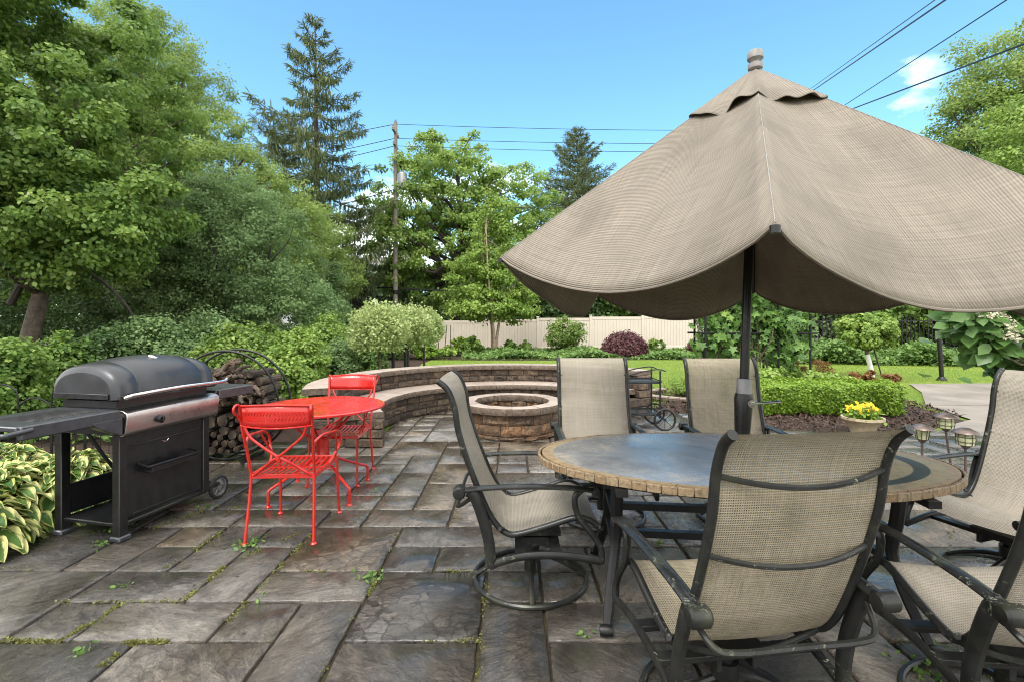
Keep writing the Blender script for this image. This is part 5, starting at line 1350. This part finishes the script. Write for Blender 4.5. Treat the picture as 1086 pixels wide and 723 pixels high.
# ------------------------------------------------------------------ mid-ground trees
tree('maple_tree', 'broad green maple rising directly behind the utility pole', 'tree', (W(484,343,33).x,33,0), 15.3,
     [E((-.2,0,11.2),(3.4,3.2,3.6)), E((3.9,0,9.3),(3.0,2.8,3.1)), E((-3.4,-1.6,9.6),(2.6,2.2,2.8)), E((-.9,0,6.6),(4.3,3.4,3.0)), E((3.9,0,6.0),(3.6,3,2.8)), E((-3.9,-1.8,6.0),(2.3,2,2.6)), E((0,0,3.6),(4.6,3,1.8))], 760, 105, .50, 'leaf_maple', .17, tr=.42, trunk_to=.8, nlimb=56, flat=.62, shape='oval', bark='bark_dark')
tree('river_birch', 'light green river birch with peeling forked trunks before the cream fence', 'tree', (W(522,343,22.2).x,22.2,0), 7.6,
     [E((0,0,5.2),(1.1,1.0,2.1)), E((-.7,0,3.4),(1.25,1.1,1.3)), E((.9,0,3.3),(1.25,1.1,1.5)), E((0,0,2.1),(2.0,1.3,.8))], 260, 90, .40, 'leaf_birch', .115, bark='bark_birch', tr=.13, stems=3, spread0=.75, trunk_to=.8, nlimb=40, flat=.5, shape='oval', droop=-.6)
tree('right_edge_tree', 'tall leafy tree at the upper right corner behind the umbrella', 'tree', (W(1085,343,29).x,29,0), 20.5,
     [E((0,0,15.6),(4.2,3.5,4.4)), E((-2.6,0,13.0),(2.7,2.4,2.6)), E((2,0,11),(4.5,3.5,4)), E((-1,0,8),(4,3,3.5)), E((4.5,0,16.5),(3.5,3,4))], 560, 200, .75, 'leaf_locust', .16, tr=.4, trunk_to=.85, nlimb=50, flat=.7)
tree('right_edge_tree', 'yellow-green tree in front of the tall tree at the upper right', 'tree', (W(1120,343,22).x,22,0), 13.5,
     [E((0,0,9.8),(3.0,2.5,3.2)), E((-1,0,7),(3.2,2.5,2.6))], 240, 120, .6, 'leaf_birch', .15, tr=.25, trunk_to=.85, nlimb=30, flat=.6)
BG = [(590,31,5.2,3.4,'leaf_dark'),(640,33,6.2,3.6,'leaf_near'),(700,32,5.6,3.4,'leaf_dark'),(560,46,8.5,5,'leaf_dark'),(760,31,6.0,3.2,'leaf_near'),(830,27,5.6,3.0,'leaf_near'),(890,25,5.6,2.8,'leaf_dark'),(950,24,5.8,2.8,'leaf_near'),(1010,23,6.2,2.8,'leaf_near'),(1075,22,6.2,2.8,'leaf_dark'),
      (350,36,6.5,3.4,'leaf_dark'),(415,40,6.5,4,'leaf_dark'),(455,44,7,4,'leaf_dark'),(500,46,7,4,'leaf_near'),(230,30,7,4,'leaf_dark'),(130,26,8,4,'leaf_near'),(30,22,8,4,'leaf_dark')]
BL = ['dark evergreen tree behind the cream fence, left of the red maple','leafy tree behind the cream fence above the red maple','dark evergreen tree behind the fence right of the red maple','tall dark tree far behind the river birch','tree behind the vine arbour at the end of the cream fence','tree behind the climbing vine under the umbrella',
      'dark tree behind the small white-trunked tree','leafy tree above the black iron fence','leafy tree behind the leaning metal post','dark tree behind the white-flowered hydrangea','dark tree at the foot of the tall spruce','dark tree behind the dappled willows, left of the pole foot','dark tree just right of the utility pole foot','green tree filling the gap left of the birch',
      'dark tree behind the locust at middle left','tree deep behind the grill','dark tree behind the trunk at the left edge']
for k, (px, Y, h_, r, mt) in enumerate(BG):
    tree('background_tree', BL[k], 'tree', (W(px,343,Y).x,Y,0), h_, [E((0,0,h_*.58),(r,r*.7,h_*.42)), E((.4*r,0,h_*.3),(r*.8,r*.6,h_*.28)), E((-.4*r,0,h_*.28),(r*.8,r*.6,h_*.26))], 120, 75, .2*r, mt, .0062*Y+.05, tr=.16, trunk_to=.75, nlimb=14, group='trees closing the view', shape='oval', bark='bark_dark')

# ------------------------------------------------------------------ dappled willow standards
for k, (px, py, rp, Y) in enumerate([(402,351,29,9.6),(432,349,24,10.6),(449,348,20,11.8)]):
    c = W(px, py, Y); R = rp*Y/F
    root = thing('dappled_willow', ['leftmost round dappled willow on a bare stem beyond the wall','middle dappled willow ball, partly behind the leftmost one','rightmost and smallest cream-green willow ball on a thin stem'][k], 'tree', (c.x,Y,0), 0, 'dappled willow standards')
    mb = MB(); mb.tube(smoothpath([(0,0,-.02),(.02,0,c.z*.4),(-.01,0,c.z-.1)],4), [.028]*9, 8)
    for q in range(12):
        d = unit(rng.normal(size=(1,3)))[0]; limb(mb, (0,0,c.z-.25*R), (d[0]*R*.8,d[1]*R*.8,c.z+abs(d[2])*R*.7-.1), .014, .004, .1, 4)
    mb.build('trunk', 'bark_dark' if k else 'bark', root)
    n = 9000; d = unit(rng.normal(size=(n,3))); rr = R*(.66+.42*rng.random(n)**1.3)*(1+.16*np.sin(d[:,0]*7+k)*np.cos(d[:,1]*6+d[:,2]*5)); sp = rng.random(n) < .07; rr[sp] *= rng.uniform(1.05,1.28,sp.sum())
    P = d*rr[:,None]*np.array([1,1,.95]) + np.array([0,0,c.z]); P = P[P[:,2] > c.z-.72*R]; d = unit(P-np.array([0,0,c.z]))
    leaves('crown', P, .055, 'leaf_willow', root, 'diamond', d*.5+rng.normal(size=P.shape), d*.9+rng.normal(size=P.shape)*.5+np.array([0,0,.3]))
for k, px in enumerate((417,430)):
    p = W(px, 388, 10.2); MB_ = MB().tube([(0,0,0),(0,0,1.05)], .035, 8).build('support_post', 'black_iron'); MB_.location = (p.x,10.2,-.02); tag(MB_, ['left dark post under the dappled willows','right dark post under the dappled willows'][k], 'post', 'dark posts under the willows')

# ------------------------------------------------------------------ shrubs of the left border
SB = [(250,384,7.2,.55,'leaf_shrub','bright leafy shrub just behind the firewood hoop'),(222,372,8.6,.70,'leaf_grey','dull leafy shrub behind the right shelf of the grill'),(283,371,9.4,.50,'leaf_shrub','rounded yellow-green shrub below the white shed roof'),(318,376,8.6,.48,'leaf_birch','loose shrub left of the willow trees above the wall end'),
      (345,364,10.8,.62,'leaf_maple','fresh green shrub immediately left of the dappled willows'),(300,396,6.9,.40,'leaf_birch','low yellow-green shrub beside the wall end cap'),(360,384,9.6,.42,'leaf_grey','greyish low shrub under the left willow'),(165,385,8.0,.75,'leaf_grey','grey-green shrub directly behind the grill lid'),
      (112,384,7.4,.55,'leaf_dark','dark shrub behind the grill lid left half'),(70,378,6.9,.36,'leaf_near','bright vine-like shrub left of the grill lid'),(2,398,5.9,.5,'leaf_near','ivy mound at the foot of the left tree trunk'),(390,384,11.5,.42,'leaf_cover','low green shrub below the willow stems'),(238,350,13.5,.75,'leaf_near','taller green shrub left of the white shed roof'),(352,352,14.5,.62,'leaf_shrub','taller yellow-green shrub right of the white shed roof')]
for k, (px, py, Y, hr, mt, lb) in enumerate(SB):
    c = W(px, py, Y); top = c.z+hr; rx = hr*1.05
    bush('border_shrub', lb, 'shrub', (c.x,Y,0), (rx,.85*hr,top*.5), int(22000*hr+1500), .05, mt, 'oval', 'shrubs of the left border', 6, cr=.30)
# ground layer beneath them
def cover(name, label, poly_fn, n, size, mat, zmax=.3, shape='oval'):
    P = []
    while len(P) < n:
        x, y, d = poly_fn()
        P.append((x, y, -.02+rng.random()**.6*zmax*(.55+.45*math.sin(x*2.1+math.sin(y*1.7))*math.cos(y*1.3))))
    P = np.array(P); o = leaves(name, P, size, mat, None, shape, rng.normal(size=P.shape)*.5+np.array([0,-.2,.9])); tag(o, label, 'ground cover', kind='stuff')
def lf():
    y = rng.uniform(5.6,19); x0, x1 = -3.0-.1*(y-5)-.25*max(0,y-9), None
    return x0-abs(rng.normal())*2.2, y, 0
cover('ground_cover', 'leafy ground cover filling the left border under the shrubs', lf, 26000, .085, 'leaf_cover', .38)
def bf_():
    t = rng.random(); x = -2+t*14; y = 19.3+rng.random()*4.6 - max(0,x-5)*.25; return x, y, 0
cover('ivy_bed', 'dense pachysandra bed in front of the cream fence', bf_, 42000, .12, 'leaf_cover', .34)
def rf_():
    t = rng.random(); x = 9.5+t*17; y = 17.2+rng.random()*2.6-(x-9.5)*.22; return x, y, 0
cover('ground_cover_bank', 'dense leafy ground cover along the iron fence at right', rf_, 42000, .12, 'leaf_cover', .85)

# ------------------------------------------------------------------ shrubs along the fence
for k, (px, ytop, ybot, wd_, Y, mt, lb, n) in enumerate([(600,339,378,46,22.0,'leaf_shrub','vase-shaped green shrub with visible stems before the cream fence',5200),(488,360,378,30,21.5,'leaf_box','clipped green shrub left of the river birch',3200),(470,370,381,26,19.5,'leaf_lime','low lime-green shrub left of the birch foot',2200),(452,370,382,26,19.0,'leaf_box','low bright shrub nearest the willow stems',2200),
       (500,359,379,24,20.5,'leaf_near','dark rounded shrub beside the birch trunks',3000),(541,361,376,14,22,'leaf_near','small dark shrub right of the birch trunks',1100),(556,362,377,14,22,'leaf_maple','small shrub between the birch and vase-shaped shrub',1100),(695,356,376,20,21.5,'leaf_shrub','small airy shrub right of the red maple',1400),(735,358,376,14,21,'leaf_red','small dark red shrub behind the vine',900)]):
    h_ = (ybot-ytop)*Y/F; r = wd_/2*Y/F
    bush('fence_shrub', lb, 'shrub', (W(px,343,Y).x,Y,0), (r,r*.8,h_*.46), n, .085, mt, 'oval', 'shrubs along the cream fence', 7 if k == 0 else 4, z0=h_*.10, cr=.3)
c = W(662,364,20.2); root = thing('red_japanese_maple', 'mounded dark red lace-leaf maple in front of the cream fence', 'tree', (c.x,20.2,0))
mb = MB(); mb.tube([(0,0,0),(.06,0,.35),(-.03,0,.8)], [.05,.04,.03], 7)
for q in range(14): an = q*.9; limb(mb, (0,0,.55), (math.cos(an)*.75,math.sin(an)*.6,.65+.3*rng.random()), .022, .006, .12, 5)
mb.build('trunk', 'bark_dark', root)
n = 9000; d = unit(rng.normal(size=(n,3))); d[:,2] = np.abs(d[:,2])*.9; rr = (.72+.34*rng.random(n))*(1+.08*np.sin(d[:,0]*9)*np.cos(d[:,1]*8)); P = d*rr[:,None]*np.array([.90,.75,.88])+np.array([0,0,.26]); P[:,2] -= .14*rng.random(n); P += rng.normal(size=P.shape)*.035
leaves('crown', P, .10, 'leaf_red', root, 'diamond', d*.8+rng.normal(size=P.shape)*.4, np.array([0,0,-.9])+d*.5+rng.normal(size=P.shape)*.4)

# ------------------------------------------------------------------ right side planting
hp = thing('boxwood_hedge', 'bright green clipped boxwood hedge behind the umbrella pole', 'hedge', (4.74,7.78,0), math.radians(-4))
n = 30000; q = rng.random((n,3))*2-1; ax_ = rng.integers(0,3,n); sg = np.where(rng.random(n) < .5, -1, 1); 
shell = rng.random(n) < .8
for a in range(3): mk = shell & (ax_ == a); q[mk,a] = (sg*(.86+.16*rng.random(n)))[mk]
P = q*np.array([1.28,.44,.215])+np.array([0,0,.245]); P[:,2] += .035*np.sin(P[:,0]*7)*np.cos(P[:,1]*9+1)+.02*np.sin(P[:,0]*17); P[:,1] += .04*np.sin(P[:,0]*9+P[:,2]*6); P[:,0] *= 1+.02*np.sin(P[:,2]*12+P[:,1]*8)
rc_ = (np.abs(q[:,0]) > .85) & (np.abs(q[:,1]) > .8); P = P[~rc_]; q = q[~rc_]; k_ = P[:,2] > .02; P, q = P[k_], q[k_]
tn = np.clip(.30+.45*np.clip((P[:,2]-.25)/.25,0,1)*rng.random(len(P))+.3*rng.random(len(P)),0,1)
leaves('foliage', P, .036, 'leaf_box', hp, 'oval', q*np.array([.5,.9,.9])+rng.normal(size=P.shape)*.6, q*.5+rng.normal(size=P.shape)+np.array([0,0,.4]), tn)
mb = MB()
for k in range(26): x = rng.uniform(-1.15,1.15); limb(mb, (x,rng.uniform(-.2,.2),-.01), (x+rng.normal()*.15,rng.uniform(-.35,.35),.45), .014, .005, .12, 5)
mb.build('stems', 'bark_dark', hp)
for k, (px, py, Y, rx, h_, n, mt, lb, s) in enumerate([(822,392,9.2,.60,.55,2600,'leaf_lime','pale green leafy perennial behind the hedge near the pole','.'),(850,388,10.0,.5,.5,2000,'leaf_birch','pale green perennial clump behind the hedge centre','.'),(885,393,9.3,.45,.45,1500,'leaf_lime','low light green perennial at the right end of the hedge','.'),
        (846,380,10.6,.26,.62,700,'leaf_rust','rusty orange flower spikes, left clump behind the hedge','.'),(872,380,10.6,.30,.62,800,'leaf_rust','rusty orange flower spikes, right clump behind the hedge','.'),(808,385,9.6,.35,.6,1300,'leaf_birch','light green plant right beside the umbrella pole','.'),(925,402,12.0,.75,.22,1500,'leaf_rust','low brownish plants circling the white-trunked tree','.'),(725,408,9.5,.36,.42,800,'leaf_lime','yellow-green daylily clump on the lawn between the two far chairs','.')]):
    x = W(px,343,Y).x; bush('perennial', lb, 'plant', (x,Y,-.02), (rx,rx*.8,h_*.5), n, .075, mt, 'oval' if k not in (3,4,7) else 'strip', 'perennials behind the boxwood hedge' if k != 7 else None, 3, cr=.35)
# white-trunked young tree
p = G(925, 399); root = thing('young_tree', 'young round-crowned tree with white painted trunk on the lawn', 'tree', (p.x,p.y,-.03))
mb = MB(); mb.tube(smoothpath([(0,0,0),(-.05,0,.3),(-.14,0,.62)],4), .058, 10); mb.build('painted_trunk', 'paint_white_trunk', root)
mb = MB(); mb.tube([(.30,.05,0),(.06,.02,.75)], .018, 6); mb.build('support_stake', 'bark_dark', root)
mb = MB(); mb.tube([(-.14,0,.6),(-.16,0,.9)], [.052,.04], 8)
for q in range(16): an = q*2.4; limb(mb, (-.15,0,.7), (-.15+math.cos(an)*.5,math.sin(an)*.5,.95+.5*rng.random()), .02, .005, .1, 5)
mb.build('branches', 'bark', root)
C, P, O_, T_ = clump_points([E((-.15,0,1.22),(.74,.62,.50))], 90, 120, .17, .7, .3); leaves('crown', P, .068, 'leaf_birch', root, 'lobed', O_+rng.normal(size=P.shape)*.5+np.array([0,0,.6]), None, T_)
# climbing vine on an arbour
x = W(800,343,10.2).x; root = thing('climbing_vine', 'large-leafed vine smothering a dark arbour behind the umbrella pole', 'vine', (x,10.2,0))
mb = MB()
for dx in (-1.15,-.35,.35,1.0):
    for dy in (-.3,.3): mb.tube([(dx,dy,0),(dx,dy,2.2)], .025, 6)
for dy in (-.3,.3): mb.tube([(-1.3,dy,2.2),(1.15,dy,2.2)], .03, 6); mb.tube([(-1.3,dy,1.2),(1.15,dy,1.2)], .02, 6)
mb.build('arbour', 'black_iron', root)
mb = MB()
for k in range(16): x0 = rng.uniform(-1.1,1.0); limb(mb, (x0,0,0), (x0+rng.normal()*.3,rng.normal()*.25,rng.uniform(1,2.1)), .02, .006, .14, 7)
mb.build('stems', 'bark', root)
C, P, O_, T_ = clump_points([E((-.75,0,1.15),(.62,.35,1.15)), E((.0,0,1.65),(.6,.4,.7)), E((.65,0,1.35),(.55,.35,.75)), E((0,0,2.2),(1.4,.5,.25))], 150, 42, .24, 1, .2)
P = P[P[:,2] > .15]; leaves('foliage', P, .125, 'leaf_vine', root, 'lobed', np.array([0,-.9,.5])+rng.normal(size=P.shape)*.55, np.array([0,0,-.8])+rng.normal(size=P.shape)*.5)
# hydrangea tree at the right edge
root = thing('hydrangea_tree', 'large-leafed hydrangea with creamy white flower heads at the right edge', 'shrub', (W(1118,343,4.9).x,4.9,0))
ox = W(1118,343,4.9).x
mb = MB(); heads = []
mb.tube([(.1,0,0),(.05,0,.6),(0,0,1.0)], [.05,.045,.04], 8)
hc = [(1034,338),(1062,322),(1078,352),(1040,362),(1032,350),(1054,374),(1076,382),(1024,338),(1048,346),(1066,337),(1058,362),(1040,330),(1086,330),(1100,350),(1120,330),(1130,370),(1110,380),(1150,350)]
for px, py in hc:
    q = W(px,py,4.9+rng.normal()*.22); q = Vector((q.x-ox,q.y-4.9,q.z)); heads.append(q); limb(mb, (0,0,.9), tuple(q), .014, .006, .12, 6)
mb.build('trunk', 'bark', root)
P = []; Dd = []; Tt = []
for q in heads:
    for k in range(44):
        d = unit(rng.normal(size=(1,3)))[0]; P.append(np.array(q)+d*rng.random()*.19-np.array([0,0,.02])); Dd.append(d+np.array([-.3,-.4,-.2])); Tt.append(rng.random())
for k in range(240):
    t = rng.random(); P.append(np.array([rng.normal()*.42+.05,rng.normal()*.3,1.25+rng.normal()*.22])); Dd.append(rng.normal(size=3)+np.array([-.4,-.4,-.2])); Tt.append(rng.random())
P = np.array(P); leaves('foliage', P, .155, 'leaf_hydrangea', root, 'oval', np.array([-.1,-.5,.8])+rng.normal(size=P.shape)*.4, np.array(Dd), np.array(Tt), .3)
P = []
for k in (0,1,3,4,8,9,11,2,13,10,12):
    q = heads[k]; c = np.array(q)+np.array([-.03,-.16,.06])
    for j in range(150): u = rng.random(); P.append(c+np.array([rng.normal()*.045*(1.3-u),rng.normal()*.045*(1.3-u),u*.13-.05]))
P = np.array(P); leaves('flowers', P, .026, 'petal_cream', root, 'oval', np.array([0,-.6,.5])+rng.normal(size=P.shape)*.6)

# ------------------------------------------------------------------ hostas
def hosta(label, loc, R, n, seed, size=.125):
    r = random.Random(seed); root = thing('hosta', label, 'plant', loc, 0, 'variegated hostas beside the grill')
    V = []; UV = []; Lp = []; S = []; mb = MB()
    for k in range(n):
        ring_ = (k+.5)/n; an = k*2.399+r.uniform(-.3,.3); el = 1.25-1.15*ring_**.8; Ls = size*r.uniform(.8,1.25)*(.8+.4*ring_)
        stem = R*(.30+.72*ring_)-Ls*.45
        hd = Vector((math.cos(an),math.sin(an),0)); basez = .08+R*.78*(1-ring_**1.6)+r.uniform(-.02,.03)
        p0 = hd*max(.02,stem)+Vector((0,0,max(.06,basez))); tilt = r.uniform(-.15,.25)+(.35-.95*ring_)
        fwd = (hd*math.cos(tilt)+Vector((0,0,math.sin(tilt)))).normalized(); side = Vector((-math.sin(an),math.cos(an),0)); side = (side+Vector((0,0,r.uniform(-.35,.35)))).normalized(); up_ = side.cross(fwd)*-1
        if up_.z < 0: up_ = -up_
        if k % 3 == 0: mb.tube([(0,0,0), tuple(p0*.6+Vector((0,0,.02))), tuple(p0)], .004, 5)
        nl, nw = 9, 6; base = len(V); wv = r.uniform(0,6)
        for i in range(nl+1):
            t = i/nl; wdt = Ls*.36*math.sin(PI*min(1,t**.72*.98+.02))**.8*(1 if t < .97 else .5)
            c = p0+fwd*(Ls*t)-Vector((0,0,Ls*.50*t*t))+up_*(.02*t)
            for j in range(nw+1):
                u = -1+2*j/nw; q = c+side*(u*wdt)+up_*(abs(u)**1.5*wdt*.38+.008*math.sin(t*9+u*3+wv)*abs(u))
                V.append((q.x,q.y,max(.01,q.z))); UV.append((.5+u*.5,t))
        for i in range(nl):
            for j in range(nw): a = base+i*(nw+1)+j; S.append(len(Lp)); Lp += [a,a+1,a+nw+2,a+nw+1]
    np_mesh('leaves', np.array(V), np.array(Lp), np.array(S), 'hosta_leaf', root, uv=np.array(UV), smooth=True); mb.build('stalks', 'leaf_cover', root)
for k, (x, y, R, n, lb) in enumerate([(-3.32,3.60,.40,70,'variegated hosta behind the two grill legs'),(-3.50,3.20,.42,72,'largest cream-edged hosta left of the grill legs'),(-3.30,2.92,.30,50,'low front hosta at the left photo edge nearest us'),(-3.98,3.75,.42,64,'back left hosta below the wire border fence'),(-3.9,3.2,.38,56,'hosta at the far left edge beneath the grill shelf'),(-3.05,4.05,.34,50,'hosta tucked behind the grill cabinet')]):
    hosta(lb, (x,y,0), R, int(n*2.3), 40+k)
